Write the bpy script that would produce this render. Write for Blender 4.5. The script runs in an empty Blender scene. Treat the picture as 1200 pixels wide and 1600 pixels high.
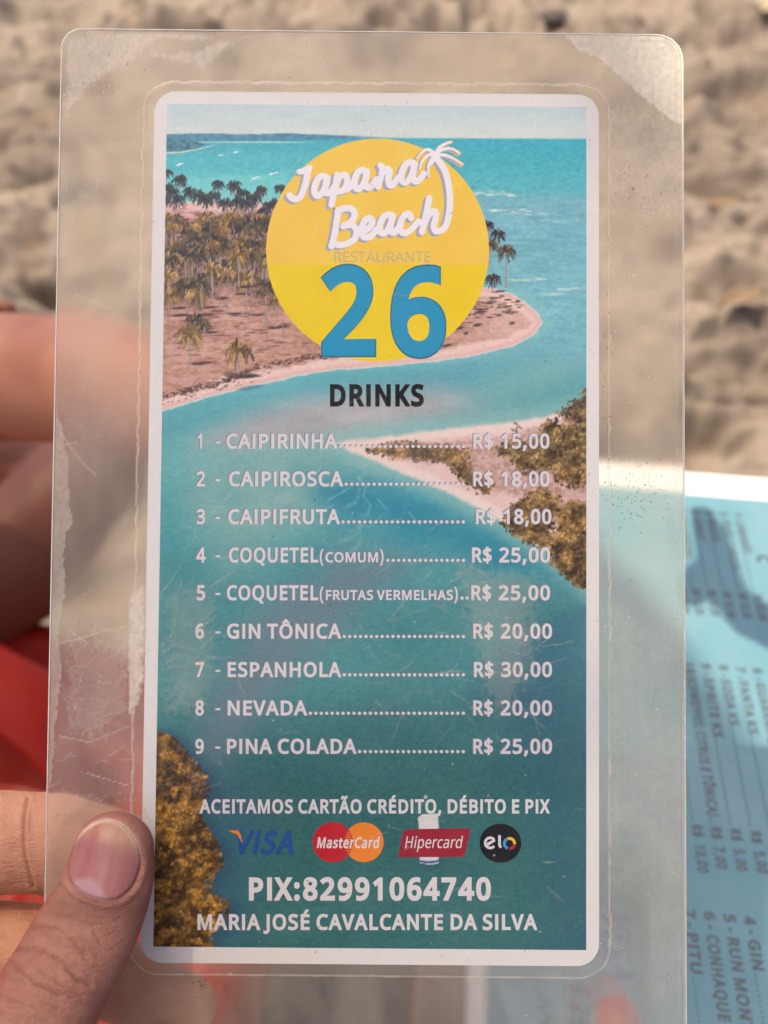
import bpy, bmesh, math, random
import numpy as np
from mathutils import Vector, Matrix
from mathutils.geometry import delaunay_2d_cdt

R = math.radians
SC = bpy.context.scene
COL = SC.collection

# ------------------------------------------------------------------ camera
PITCH = R(47.0)
FPX = 1300.0                                   # focal length in photo pixels (1200 x 1600)
CAM = Vector((0.0, 0.0, 1.08))
FWD = Vector((0.0, math.cos(PITCH), -math.sin(PITCH)))
UPV = Vector((0.0, math.sin(PITCH), math.cos(PITCH)))
RGT = Vector((1.0, 0.0, 0.0))
cam_data = bpy.data.cameras.new('camera')
cam = bpy.data.objects.new('camera', cam_data)
COL.objects.link(cam)
cam.location = CAM
cam.rotation_euler = (R(90) - PITCH, 0.0, 0.0)
cam_data.sensor_fit = 'VERTICAL'
cam_data.sensor_height = 36.0
cam_data.lens = FPX * 36.0 / 1600.0
cam_data.clip_start = 0.01
cam_data.clip_end = 400.0
cam_data.dof.use_dof = True
cam_data.dof.focus_distance = 0.193
cam_data.dof.aperture_fstop = 11.5             # a phone lens: about 3 mm of aperture
SC.camera = cam

# ------------------------------------------------------------------ light
SUN_ELEV, SUN_AZ = R(68.0), R(-70.0)           # ahead of the camera, to the left (azimuth from +Y)
SUN_DIR = Vector((math.sin(SUN_AZ) * math.cos(SUN_ELEV), math.cos(SUN_AZ) * math.cos(SUN_ELEV), math.sin(SUN_ELEV)))
world = bpy.data.worlds.new('World')
SC.world = world
world.use_nodes = True
wn = world.node_tree
sky = wn.nodes.new('ShaderNodeTexSky')
sky.sky_type = 'NISHITA'
sky.sun_disc = False
sky.sun_elevation = SUN_ELEV
sky.sun_rotation = SUN_AZ
sky.air_density = 0.35
sky.dust_density = 3.0
sky.ozone_density = 0.1
wn.links.new(sky.outputs[0], wn.nodes['Background'].inputs[0])
wn.nodes['Background'].inputs[1].default_value = 0.15
sun_data = bpy.data.lights.new('sun', 'SUN')
sun_data.energy = 2.4
sun_data.angle = R(0.8)
sun_data.color = (1.0, 0.93, 0.82)
sun = bpy.data.objects.new('sun', sun_data)
COL.objects.link(sun)
sun.rotation_euler = (-SUN_DIR).to_track_quat('-Z', 'Y').to_euler()

SC.render.engine = 'CYCLES'
SC.view_settings.view_transform = 'Standard'
SC.view_settings.look = 'None'
SC.view_settings.exposure = 1.32
SC.view_settings.gamma = 1.0
SC.cycles.use_denoising = True
SC.cycles.max_bounces = 8
SC.cycles.transparent_max_bounces = 16
SC.cycles.caustics_refractive = True
SC.cycles.caustics_reflective = False
SC.cycles.sample_clamp_indirect = 4.0

# ------------------------------------------------------------------ helpers
random.seed(4)
rng = np.random.default_rng(7)


def lin(c):
    """sRGB 0-255 to linear."""
    c = np.asarray(c, dtype=float) / 255.0
    return np.where(c <= 0.04045, c / 12.92, ((c + 0.055) / 1.055) ** 2.4)


def ray(x, y):
    return FWD + RGT * ((x - 600.0) / FPX) + UPV * ((800.0 - y) / FPX)


def at(x, y, depth):
    """World point seen at photo pixel x, y at that depth along the optical axis."""
    return CAM + ray(x, y) * depth


def on_z(x, y, z):
    d = ray(x, y)
    return CAM + d * ((z - CAM.z) / d.z)


def tag(o, label=None, cat=None, group=None, kind=None):
    if label: o['label'] = label
    if cat: o['category'] = cat
    if group: o['group'] = group
    if kind: o['kind'] = kind
    return o


def empty(name, mat):
    o = bpy.data.objects.new(name, None)
    o.empty_display_size = 0.02
    COL.objects.link(o)
    o.matrix_world = mat
    return o


def link(name, me, mats, parent=None, smooth=False):
    o = bpy.data.objects.new(name, me)
    COL.objects.link(o)
    for m in (mats if isinstance(mats, (list, tuple)) else [mats]):
        me.materials.append(m)
    if parent is not None:
        o.parent = parent
    if smooth:
        me.polygons.foreach_set('use_smooth', np.ones(len(me.polygons), dtype=bool))
    return o


def mesh(name, verts, faces, mat_index=None):
    me = bpy.data.meshes.new(name)
    me.from_pydata([tuple(v) for v in verts], [], [tuple(f) for f in faces])
    if mat_index is not None:
        me.polygons.foreach_set('material_index', np.asarray(mat_index, dtype=np.int32))
    me.update()
    return me


def grid_mesh(name, co, n, m, mask=None):
    """Quad grid from co[n, m, 3]; mask[n-1, m-1] keeps faces."""
    idx = np.arange(n * m).reshape(n, m)
    q = np.stack([idx[:-1, :-1], idx[:-1, 1:], idx[1:, 1:], idx[1:, :-1]], axis=-1)
    c4 = co.reshape(n, m, 3)
    if np.cross(c4[0, 1] - c4[0, 0], c4[1, 0] - c4[0, 0])[2] < 0: q = q[..., ::-1]      # faces look up / at the reader
    q = q.reshape(-1, 4) if mask is None else q[mask]
    co = co.reshape(-1, 3)
    if mask is not None:
        used = np.unique(q)
        remap = np.full(n * m, -1)
        remap[used] = np.arange(len(used))
        q = remap[q]
        co = co[used]
    else:
        used = np.arange(n * m)
    me = bpy.data.meshes.new(name)
    me.vertices.add(len(co))
    me.vertices.foreach_set('co', co.astype(np.float32).ravel())
    me.loops.add(q.size)
    me.loops.foreach_set('vertex_index', q.astype(np.int32).ravel())
    me.polygons.add(len(q))
    me.polygons.foreach_set('loop_start', np.arange(0, q.size, 4, dtype=np.int32))
    me.update(calc_edges=True)
    return me, used


def set_color(me, rgb, name='Col'):
    a = me.color_attributes.new(name, 'FLOAT_COLOR', 'POINT')
    out = np.ones((len(me.vertices), 4), dtype=np.float32)
    out[:, :3] = rgb
    a.data.foreach_set('color', out.ravel())


def set_float(me, v, name):
    a = me.attributes.new(name, 'FLOAT', 'POINT')
    a.data.foreach_set('value', np.asarray(v, dtype=np.float32))


# --- noise
def _hash(ix, iy, seed):
    h = (ix.astype(np.int64) * 374761393 + iy.astype(np.int64) * 668265263 + seed * 1442695041) & 0xFFFFFFFF
    h = ((h ^ (h >> 13)) * 1274126177) & 0xFFFFFFFF
    h = (h ^ (h >> 16)) & 0xFFFFFFFF
    return h / 4294967295.0


def noise(x, y, seed=0):
    """Value noise 0..1."""
    x = np.asarray(x, dtype=float); y = np.asarray(y, dtype=float)
    ix, iy = np.floor(x), np.floor(y)
    fx, fy = x - ix, y - iy
    fx = fx * fx * fx * (fx * (fx * 6 - 15) + 10); fy = fy * fy * fy * (fy * (fy * 6 - 15) + 10)
    ix = ix.astype(np.int64); iy = iy.astype(np.int64)
    a, b = _hash(ix, iy, seed), _hash(ix + 1, iy, seed)
    c, d = _hash(ix, iy + 1, seed), _hash(ix + 1, iy + 1, seed)
    return (a * (1 - fx) + b * fx) * (1 - fy) + (c * (1 - fx) + d * fx) * fy


def fbm(x, y, seed=0, octaves=4, gain=0.5):
    s, a, t = 0.0, 1.0, 0.0
    for k in range(octaves):
        ca, sa = math.cos(0.6 * k), math.sin(0.6 * k)
        xx, yy = x * ca - y * sa, x * sa + y * ca
        s = s + a * noise(xx * 2 ** k + 17.3 * k, yy * 2 ** k + 9.1 * k, seed + k)
        t += a
        a *= gain
    return s / t


def sstep(a, b, v):
    t = np.clip((v - a) / (b - a), 0.0, 1.0)
    return t * t * (3 - 2 * t)


def seg_dist(x, y, x0, y0, x1, y1):
    dx, dy = x1 - x0, y1 - y0
    t = np.clip(((x - x0) * dx + (y - y0) * dy) / (dx * dx + dy * dy + 1e-9), 0, 1)
    return np.hypot(x - x0 - t * dx, y - y0 - t * dy), t


def poly_sd(x, y, pts):
    """Signed distance to a polygon, positive inside."""
    d = np.full(np.shape(x), 1e9)
    inside = np.zeros(np.shape(x), dtype=bool)
    n = len(pts)
    for i in range(n):
        (x0, y0), (x1, y1) = pts[i], pts[(i + 1) % n]
        d = np.minimum(d, seg_dist(x, y, x0, y0, x1, y1)[0])
        c = ((y0 > y) != (y1 > y)) & (x < (x1 - x0) * (y - y0) / (y1 - y0 + 1e-12) + x0)
        inside ^= c
    return np.where(inside, d, -d)


def poly_line_dist(x, y, pts):
    d = np.full(np.shape(x), 1e9)
    for (x0, y0), (x1, y1) in zip(pts[:-1], pts[1:]):
        d = np.minimum(d, seg_dist(x, y, x0, y0, x1, y1)[0])
    return d


class Raster:
    """A picture sampled at the points of a mesh grid; X, Y hold each point's place in the design."""
    def __init__(self, X, Y, chans=3):
        self.X, self.Y = X, Y
        self.c = np.zeros(X.shape + (chans,))
        n, m = X.shape
        self.x0, self.dx = X[n // 2, 0], (X[n // 2, -1] - X[n // 2, 0]) / (m - 1)
        self.y0, self.dy = Y[0, m // 2], (Y[-1, m // 2] - Y[0, m // 2]) / (n - 1)

    def win(self, xa, xb, ya, yb, pad=14):
        n, m = self.X.shape
        j = sorted(((xa - self.x0) / self.dx, (xb - self.x0) / self.dx))
        i = sorted(((ya - self.y0) / self.dy, (yb - self.y0) / self.dy))
        return (slice(max(0, int(i[0]) - pad), min(n, int(i[1]) + pad)), slice(max(0, int(j[0]) - pad), min(m, int(j[1]) + pad)))

    def mix(self, col, a, w=None):
        w = (slice(None), slice(None)) if w is None else w
        a = np.asarray(a)[..., None]
        self.c[w] = self.c[w] * (1 - a) + np.asarray(col) * a

    def stroke(self, pts, w0, w1, col, alpha=1.0, soft=1.0):
        n = len(pts) - 1
        for k in range(n):
            (x0, y0), (x1, y1) = pts[k], pts[k + 1]
            wa, wb = w0 + (w1 - w0) * k / n, w0 + (w1 - w0) * (k + 1) / n
            w = self.win(min(x0, x1), max(x0, x1), min(y0, y1), max(y0, y1), 15)
            X, Y = self.X[w], self.Y[w]
            if X.size == 0: continue
            d, t = seg_dist(X, Y, x0, y0, x1, y1)
            self.mix(col, alpha * (1 - sstep(-soft * .5, soft * .5, d - (wa + (wb - wa) * t))), w)

    def dab(self, x, y, rx, ry, ang, col, alpha=1.0):
        r = max(rx, ry)
        w = self.win(x - r, x + r, y - r, y + r, 12)
        X, Y = self.X[w] - x, self.Y[w] - y
        if X.size == 0: return
        c, s = math.cos(ang), math.sin(ang)
        d = np.hypot((X * c + Y * s) / rx, (-X * s + Y * c) / ry)
        self.mix(col, alpha * (1 - sstep(0.6, 1.25, d)), w)


# --- materials
def nodes(name):
    m = bpy.data.materials.new(name)
    m.use_nodes = True
    nt = m.node_tree
    return m, nt, nt.nodes['Principled BSDF'], nt.nodes['Material Output']


def N(nt, kind, **kw):
    n = nt.nodes.new(kind)
    for k, v in kw.items():
        if k.startswith('i_'):
            n.inputs[k[2:].replace('_', ' ')].default_value = v
        else:
            setattr(n, k, v)
    return n


def plain(name, rgb, rough=0.6, spec=0.5, var=0.0, scale=60.0, bump=0.0, bump_scale=400.0, **kw):
    """Principled colour with a little procedural variation."""
    m, nt, p, out = nodes(name)
    p.inputs['Roughness'].default_value = rough
    p.inputs['Specular IOR Level'].default_value = spec
    rgb = tuple(float(v) for v in rgb)
    if var > 0:
        tc = N(nt, 'ShaderNodeTexCoord')
        nz = N(nt, 'ShaderNodeTexNoise', i_Scale=scale, i_Detail=6.0)
        nt.links.new(tc.outputs['Object'], nz.inputs['Vector'])
        mx = N(nt, 'ShaderNodeMix', data_type='RGBA')
        mx.inputs['A'].default_value = tuple(c * (1 - var) for c in rgb) + (1,)
        mx.inputs['B'].default_value = tuple(min(1, c * (1 + var)) for c in rgb) + (1,)
        nt.links.new(nz.outputs['Fac'], mx.inputs['Factor'])
        nt.links.new(mx.outputs['Result'], p.inputs['Base Color'])
    else:
        p.inputs['Base Color'].default_value = rgb + (1,)
    if bump > 0:
        tc2 = N(nt, 'ShaderNodeTexCoord')
        n2 = N(nt, 'ShaderNodeTexNoise', i_Scale=bump_scale, i_Detail=5.0)
        nt.links.new(tc2.outputs['Object'], n2.inputs['Vector'])
        b = N(nt, 'ShaderNodeBump', i_Strength=bump, i_Distance=0.002)
        nt.links.new(n2.outputs['Fac'], b.inputs['Height'])
        nt.links.new(b.outputs[0], p.inputs['Normal'])
    for k, v in kw.items():
        p.inputs[k.replace('_', ' ')].default_value = v
    return m


def painted(name, rough=0.5, spec=0.4, bump=0.0, bump_scale=900.0, sss=0.0):
    """Principled whose colour comes from the mesh's own colour attribute."""
    m, nt, p, out = nodes(name)
    a = N(nt, 'ShaderNodeAttribute', attribute_name='Col')
    nt.links.new(a.outputs['Color'], p.inputs['Base Color'])
    p.inputs['Roughness'].default_value = rough
    p.inputs['Specular IOR Level'].default_value = spec
    if sss > 0:
        p.inputs['Subsurface Weight'].default_value = sss
        p.inputs['Subsurface Radius'].default_value = (1.0, 0.35, 0.2)
        p.inputs['Subsurface Scale'].default_value = 0.003
    if bump > 0:
        tc = N(nt, 'ShaderNodeTexCoord')
        n2 = N(nt, 'ShaderNodeTexNoise', i_Scale=bump_scale, i_Detail=4.0)
        nt.links.new(tc.outputs['Object'], n2.inputs['Vector'])
        v2 = N(nt, 'ShaderNodeTexVoronoi', i_Scale=bump_scale * 1.6)
        nt.links.new(tc.outputs['Object'], v2.inputs['Vector'])
        ad = N(nt, 'ShaderNodeMath', operation='ADD')
        nt.links.new(n2.outputs['Fac'], ad.inputs[0]); nt.links.new(v2.outputs['Distance'], ad.inputs[1])
        b = N(nt, 'ShaderNodeBump', i_Strength=bump, i_Distance=0.0004)
        nt.links.new(ad.outputs[0], b.inputs['Height'])
        nt.links.new(b.outputs[0], p.inputs['Normal'])
    return m


# --- a plane carrying flat artwork: local x right, y up, z towards the reader; T(x, y, h) turns a photo pixel into local metres
class Sheet:
    def __init__(self, origin, ex, ey):
        ez = ex.cross(ey)
        self.mat = Matrix((ex, ey, ez)).transposed().to_4x4()
        self.mat.translation = origin
        self.o, self.ex, self.ey, self.ez = origin, ex, ey, ez

    def T(self, x, y, h=0.0):
        d = ray(x, y)
        k = ((self.o - CAM).dot(self.ez) + h) / d.dot(self.ez)
        p = CAM + d * k - self.o
        return Vector((p.dot(self.ex), p.dot(self.ey), h))

    def pixels(self, lx, ly, lz=0.0):
        """Local metre arrays to photo pixels."""
        e = [np.asarray(v) for v in (self.ex, self.ey, self.ez)]
        o = np.asarray(self.o - CAM)
        w = [o[k] + lx * e[0][k] + ly * e[1][k] + lz * e[2][k] for k in range(3)]
        dot = lambda v: w[0] * v.x + w[1] * v.y + w[2] * v.z
        dz = dot(FWD)
        return 600.0 + FPX * dot(RGT) / dz, 800.0 - FPX * dot(UPV) / dz


# ------------------------------------------------------------------ lettering (outlines of a humanist sans)
GLYPHS = {
    'A': '512|437,0 368,177 141,177 73,0 0,0 224,575 289,575 512,0|282,415 280,420 278,428 274,438 271,449 263,473 260,484 257,493 255,500 252,490 249,479 247,468 244,457 241,447 235,429 232,421 230,415 165,241 346,241',
    'B': '521|241,573 307,569 361,558 404,541 434,515 453,478 459,431 457,409 453,389 446,371 437,354 424,340 409,328 392,317 372,309 350,304 350,300 373,295 395,288 415,279 433,267 448,253 461,236 470,215 476,191 478,163 475,130 467,100 454,74 436,52 413,33 385,19 354,8 318,2 279,0 78,0 78,573|256,329 300,331 334,339 357,352 372,371 381,394 384,423 380,451 369,474 351,490 324,502 289,509 245,511 150,511 150,329|150,269 150,61 265,61 311,64 346,74 371,91 388,112 398,138 401,168 399,188 395,205 388,221 377,235 362,247 344,256 321,263 293,267 260,269',
    'C': '507|323,517 294,516 266,510 241,502 217,490 196,474 178,456 162,434 149,410 139,383 131,353 127,321 125,286 128,241 135,200 147,164 164,132 186,105 213,83 244,68 281,58 322,55 347,56 371,58 394,62 416,66 460,78 460,15 438,8 416,2 393,-2 369,-6 342,-7 312,-8 257,-4 208,8 166,28 130,56 101,90 78,131 62,178 52,230 49,287 51,329 57,369 67,406 81,440 99,471 120,499 145,523 174,543 206,559 242,571 281,578 324,581 353,580 381,577 409,572 435,565 460,557 482,547 453,486 435,494 415,501 394,508 372,513 348,516',
    'D': '585|536,292 533,231 521,177 501,131 474,91 439,58 399,33 351,15 297,4 237,0 78,0 78,573 254,573 309,569 359,558 404,540 443,516 476,484 502,446 521,401 533,350|460,289 457,337 449,379 435,415 416,444 391,469 361,487 327,500 287,508 244,511 150,511 150,62 228,62 299,68 357,87 402,119 434,164 454,220',
    'E': '446|398,0 78,0 78,573 398,573 398,509 150,509 150,330 383,330 383,268 150,268 150,63 398,63',
    'F': '416|150,0 78,0 78,573 398,573 398,509 150,509 150,306 383,306 383,243 150,243',
    'G': '584|326,302 524,302 524,22 493,12 462,5 431,-1 398,-5 362,-7 323,-8 267,-4 217,8 173,28 136,55 105,89 81,130 63,176 52,229 49,286 53,343 65,395 84,442 111,482 145,517 186,544 233,564 286,577 346,581 377,580 407,577 437,572 465,565 491,557 516,547 489,484 468,493 445,501 421,508 395,513 369,516 342,517 298,514 259,505 225,489 195,468 170,441 150,409 136,373 127,332 124,286 127,243 134,202 146,166 164,133 187,106 216,84 251,68 292,58 340,55 364,55 385,56 404,59 421,61 437,65 452,68 452,238 326,238',
    'H': '594|516,0 443,0 443,267 150,267 150,0 78,0 78,573 150,573 150,330 443,330 443,573 516,573',
    'I': '272|239,0 32,0 32,42 99,57 99,515 32,531 32,573 239,573 239,531 172,515 172,57 239,42',
    'J': '219|-3,-152 -16,-152 -27,-151 -37,-150 -46,-147 -55,-145 -63,-142 -63,-81 -45,-85 -35,-87 -15,-89 -5,-89 8,-88 21,-85 33,-81 45,-74 54,-65 63,-53 69,-38 73,-19 74,3 74,573 146,573 146,9 144,-26 138,-56 128,-82 114,-104 96,-122 75,-135 52,-145 25,-150',
    'K': '496|496,0 411,0 209,273 150,222 150,0 78,0 78,573 150,573 150,290 166,308 182,327 199,345 215,363 249,399 403,573 488,573 261,323',
    'L': '420|78,0 78,573 150,573 150,64 400,64 400,0',
    'M': '727|330,0 142,502 140,490 141,477 142,461 142,444 143,426 144,407 144,0 78,0 78,573 184,573 361,103 544,573 650,573 650,0 578,0 578,371 579,389 579,408 580,426 580,443 581,460 582,475 583,489 584,501 390,0',
    'N': '609|532,0 447,0 141,476 139,462 140,448 141,432 142,415 142,397 144,359 144,0 78,0 78,573 161,573 467,99 469,109 469,121 468,137 466,173 466,193 465,213 464,232 464,573 532,573',
    'O': '626|577,287 576,244 570,204 561,166 547,132 531,101 510,73 486,49 459,29 428,13 393,1 355,-6 314,-8 271,-6 232,1 196,13 165,29 138,49 114,73 94,101 78,132 65,167 56,204 51,245 49,288 52,344 62,396 78,442 100,482 130,517 166,545 208,565 258,577 314,581 369,577 417,565 459,545 495,517 524,483 547,442 564,396 574,344|125,287 127,241 134,200 145,163 161,131 182,104 207,83 238,67 273,58 314,55 354,58 390,67 420,83 445,104 465,131 481,163 492,200 499,241 501,287 496,354 481,411 456,457 421,491 373,511 314,518 274,515 238,506 207,490 182,469 161,443 145,411 134,374 127,333',
    'P': '485|229,573 297,568 352,553 393,528 421,495 439,454 444,404 443,381 439,358 433,336 423,316 411,296 395,278 375,262 351,249 324,238 292,230 256,225 216,223 150,223 150,0 78,0 78,573|223,511 150,511 150,285 208,285 242,286 272,290 298,296 320,306 338,318 352,334 362,352 368,375 370,401 366,435 354,462 334,484 306,499 269,508',
    'Q': '626|577,287 575,242 569,200 559,160 544,124 525,92 503,64 476,40 445,21 411,6 548,-136 444,-136 334,-7 330,-7 324,-8 314,-8 271,-6 232,1 196,13 165,29 138,49 114,73 94,101 78,132 65,167 56,204 51,245 49,288 52,344 62,396 78,442 100,482 130,517 166,545 208,565 258,577 314,581 369,577 417,565 459,545 495,517 524,483 547,442 564,396 574,344|125,287 127,241 134,200 145,163 161,131 182,104 207,83 238,67 273,58 314,55 354,58 390,67 420,83 445,104 465,131 481,163 492,200 499,241 501,287 496,354 481,411 456,457 421,491 373,511 314,518 274,515 238,506 207,490 182,469 161,443 145,411 134,374 127,333',
    'R': '499|236,573 281,571 320,565 353,555 381,540 404,522 422,500 434,474 442,444 444,410 442,381 437,356 427,334 415,315 401,298 385,285 367,274 349,264 330,257 487,0 403,0 264,237 150,237 150,0 78,0 78,573|232,510 150,510 150,298 236,298 278,301 312,310 338,325 355,347 366,374 370,407 368,430 363,450 355,467 343,480 328,491 310,500 287,505 261,509',
    'S': '440|403,153 400,121 392,92 378,66 359,44 335,26 307,11 274,1 238,-6 198,-8 177,-8 157,-7 137,-5 118,-2 100,1 83,4 68,9 54,14 41,19 41,88 62,80 86,72 113,65 142,59 171,56 201,55 228,56 252,60 273,66 290,74 305,85 316,98 324,113 329,129 330,147 329,164 325,180 318,194 308,207 295,218 277,230 255,241 228,253 172,274 151,284 131,294 114,305 98,317 85,330 74,344 65,359 57,375 52,393 49,413 48,435 51,464 58,490 71,513 89,533 110,550 136,563 165,573 197,579 231,581 262,580 290,577 318,572 343,565 367,558 389,549 366,487 346,495 325,502 302,508 278,513 254,516 229,517 207,516 187,513 169,507 155,499 142,489 133,478 126,464 122,450 121,434 122,416 126,400 133,386 143,373 156,362 172,351 193,341 217,330 246,318 278,306 307,293 332,279 353,264 371,247 385,228 395,206 401,181',
    'T': '446|259,0 187,0 187,509 8,509 8,573 437,573 437,509 259,509',
    'U': '586|513,202 511,164 503,128 489,95 470,65 446,40 416,20 380,4 338,-5 290,-8 225,-2 171,18 128,50 97,93 78,144 72,204 72,573 144,573 144,201 148,158 161,122 182,93 211,72 248,59 294,55 327,57 355,63 379,73 399,88 415,105 427,126 435,149 440,174 442,202 442,573 513,573',
    'V': '481|481,573 277,0 204,0 0,573 75,573 204,205 210,190 220,160 228,132 231,119 235,106 241,80 243,93 246,106 250,119 253,133 257,147 262,161 267,176 271,191 277,207 405,573',
    'X': '470|467,0 385,0 233,249 79,0 3,0 193,298 15,573 95,573 236,348 377,573 453,573 276,300',
    'Z': '459|427,0 30,0 30,55 332,508 40,508 40,573 419,573 419,518 118,64 427,64',
    'Á': '512|437,0 368,177 141,177 73,0 0,0 224,575 289,575 512,0|282,415 280,420 278,428 274,438 271,449 263,473 260,484 257,493 255,500 252,490 249,479 247,468 244,457 241,447 235,429 232,421 230,415 165,241 346,241|374,749 368,741 361,732 353,722 333,700 323,688 301,666 279,646 269,637 259,629 213,629 213,638 221,649 229,661 239,674 248,688 257,703 266,717 275,732 282,745 289,757 374,757',
    'W': '746|735,573 583,0 510,0 399,375 395,387 392,398 389,410 386,421 383,433 380,443 378,454 375,463 373,471 372,478 370,484 370,488 369,484 368,478 367,471 365,463 363,454 361,443 358,433 346,385 342,373 234,0 161,0 10,573 85,573 174,223 180,199 183,186 185,175 188,163 190,151 193,140 195,129 196,118 198,107 200,97 201,87 203,97 205,108 206,119 209,131 211,142 213,154 216,166 219,179 225,203 229,215 232,227 333,573 407,573 512,225 516,212 520,200 523,187 532,151 534,139 540,106 542,96 544,87 545,100 548,114 550,129 556,159 568,207 572,224 660,573',
    'Y': '454|227,291 376,573 454,573 263,222 263,0 191,0 191,219 0,573 79,573',
    'Ã': '512|437,0 368,177 141,177 73,0 0,0 224,575 289,575 512,0|282,415 280,420 278,428 274,438 271,449 263,473 260,484 257,493 255,500 252,490 249,479 247,468 244,457 241,447 235,429 232,421 230,415 165,241 346,241|108,629 110,644 113,658 117,672 123,684 129,694 136,704 143,712 152,719 162,724 173,728 184,731 208,731 219,728 231,725 241,720 252,714 262,709 282,697 291,692 301,689 310,686 318,686 330,687 339,691 347,697 353,706 358,718 362,732 403,732 397,703 388,678 375,658 359,642 339,633 315,630 304,630 282,636 272,641 261,646 251,652 240,658 230,664 212,672 202,674 193,675 182,674 172,670 164,664 158,655 153,643 149,629',
    'É': '446|398,0 78,0 78,573 398,573 398,509 150,509 150,330 383,330 383,268 150,268 150,63 398,63|363,749 358,741 351,732 342,722 333,711 323,700 312,688 290,666 279,656 269,646 258,637 249,629 202,629 202,638 210,649 219,661 228,674 237,688 247,703 256,717 264,732 272,745 278,757 363,757',
    'Í': '272|239,0 32,0 32,42 99,57 99,515 32,531 32,573 239,573 239,531 172,515 172,57 239,42|255,749 249,741 243,732 234,722 225,711 215,700 204,688 182,666 160,646 150,637 140,629 94,629 94,638 102,649 111,661 120,674 129,688 138,703 148,717 156,732 164,745 170,757 255,757',
    'Ô': '626|577,287 576,244 570,204 561,166 547,132 531,101 510,73 486,49 459,29 428,13 393,1 355,-6 314,-8 271,-6 232,1 196,13 165,29 138,49 114,73 94,101 78,132 65,167 56,204 51,245 49,288 52,344 62,396 78,442 100,482 130,517 166,545 208,565 258,577 314,581 369,577 417,565 459,545 495,517 524,483 547,442 564,396 574,344|125,287 127,241 134,200 145,163 161,131 182,104 207,83 238,67 273,58 314,55 354,58 390,67 420,83 445,104 465,131 481,163 492,200 499,241 501,287 496,354 481,411 456,457 421,491 373,511 314,518 274,515 238,506 207,490 182,469 161,443 145,411 134,374 127,333|349,757 356,745 365,732 377,717 389,703 401,688 414,674 427,661 438,648 449,638 449,629 399,629 385,638 371,648 356,660 341,673 326,687 312,701 298,687 283,673 269,661 254,649 240,638 226,629 178,629 178,638 189,649 200,661 212,674 225,688 237,703 249,717 260,732 269,745 277,757',
    'Ç': '507|323,517 294,516 266,510 241,502 217,490 196,474 178,456 162,434 149,410 139,383 131,353 127,321 125,286 128,241 135,200 147,164 164,132 186,105 213,83 244,68 281,58 322,55 347,56 371,58 394,62 416,66 460,78 460,15 438,8 416,2 393,-2 369,-6 342,-7 312,-8 257,-4 208,8 166,28 130,56 101,90 78,131 62,178 52,230 49,287 51,329 57,369 67,406 81,440 99,471 120,499 145,523 174,543 206,559 242,571 281,578 324,581 353,580 381,577 409,572 435,565 460,557 482,547 453,486 435,494 415,501 394,508 372,513 348,516|379,-111 376,-135 366,-155 350,-171 327,-183 297,-190 261,-192 245,-192 231,-190 225,-189 221,-188 221,-144 226,-145 232,-146 248,-148 281,-148 295,-145 307,-141 316,-134 321,-125 322,-113 320,-100 313,-90 301,-83 286,-77 269,-72 249,-69 284,0 330,0 310,-43 322,-46 334,-50 345,-55 355,-61 363,-68 370,-77 375,-87 378,-98',
    '0': '459|419,287 418,242 415,201 409,163 401,128 390,97 376,70 359,47 339,27 316,12 290,1 261,-6 229,-8 188,-4 153,8 122,27 97,54 76,88 60,129 48,176 42,229 39,287 41,346 48,399 58,446 73,486 93,520 119,547 149,566 186,578 229,581 269,578 304,566 335,547 361,520 382,486 399,446 410,399 417,346|110,287 111,238 115,194 121,156 131,125 143,98 159,78 178,64 202,55 229,52 256,55 279,64 298,78 314,98 326,124 336,156 343,194 347,238 348,287 347,336 343,380 336,417 326,449 314,475 298,495 279,510 256,518 229,521 202,518 178,510 159,495 143,475 131,449 121,417 115,380 111,336',
    '1': '459|285,0 216,0 216,450 217,460 217,470 218,479 218,489 219,499 203,483 196,477 188,471 179,463 169,455 108,405 71,452 226,573 285,573',
    '2': '459|417,0 38,0 38,59 188,210 216,238 240,264 261,287 280,309 295,331 306,353 315,376 320,399 322,424 318,453 309,477 294,496 273,510 249,518 221,520 194,519 169,514 147,506 126,495 104,482 83,466 45,513 60,526 94,548 113,557 132,565 153,572 174,577 197,580 221,581 255,579 285,572 313,562 336,548 356,531 372,510 384,485 391,458 394,428 392,399 386,371 375,344 361,318 344,292 324,267 301,241 275,214 247,185 128,67 417,64',
    '3': '459|395,439 394,414 389,392 381,372 370,355 356,339 340,326 321,316 300,307 277,302 277,298 319,290 353,276 379,255 398,229 409,198 413,163 410,131 403,101 390,74 371,50 348,30 318,14 283,2 241,-6 193,-8 164,-7 136,-5 110,-1 85,5 60,13 36,23 36,89 61,78 87,69 114,61 141,56 168,52 194,51 241,55 278,65 305,81 324,104 335,132 339,164 337,187 331,206 320,223 306,236 288,247 265,255 240,261 211,264 179,265 123,265 123,326 180,326 209,327 236,332 259,339 278,350 294,362 307,377 316,394 321,413 323,434 320,460 311,481 295,498 274,511 249,519 219,521 199,521 181,519 147,511 132,505 117,498 103,491 75,473 39,521 61,537 87,550 115,563 147,573 181,579 218,581 273,576 317,563 352,540 376,511 390,477',
    '4': '459|443,130 359,130 359,0 291,0 291,130 17,130 17,190 286,576 359,576 359,193 443,193|291,412 292,423 292,434 293,444 293,454 294,464 294,483 295,492 295,500 287,490 282,479 276,468 270,456 263,446 257,438 86,193 291,193',
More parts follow.
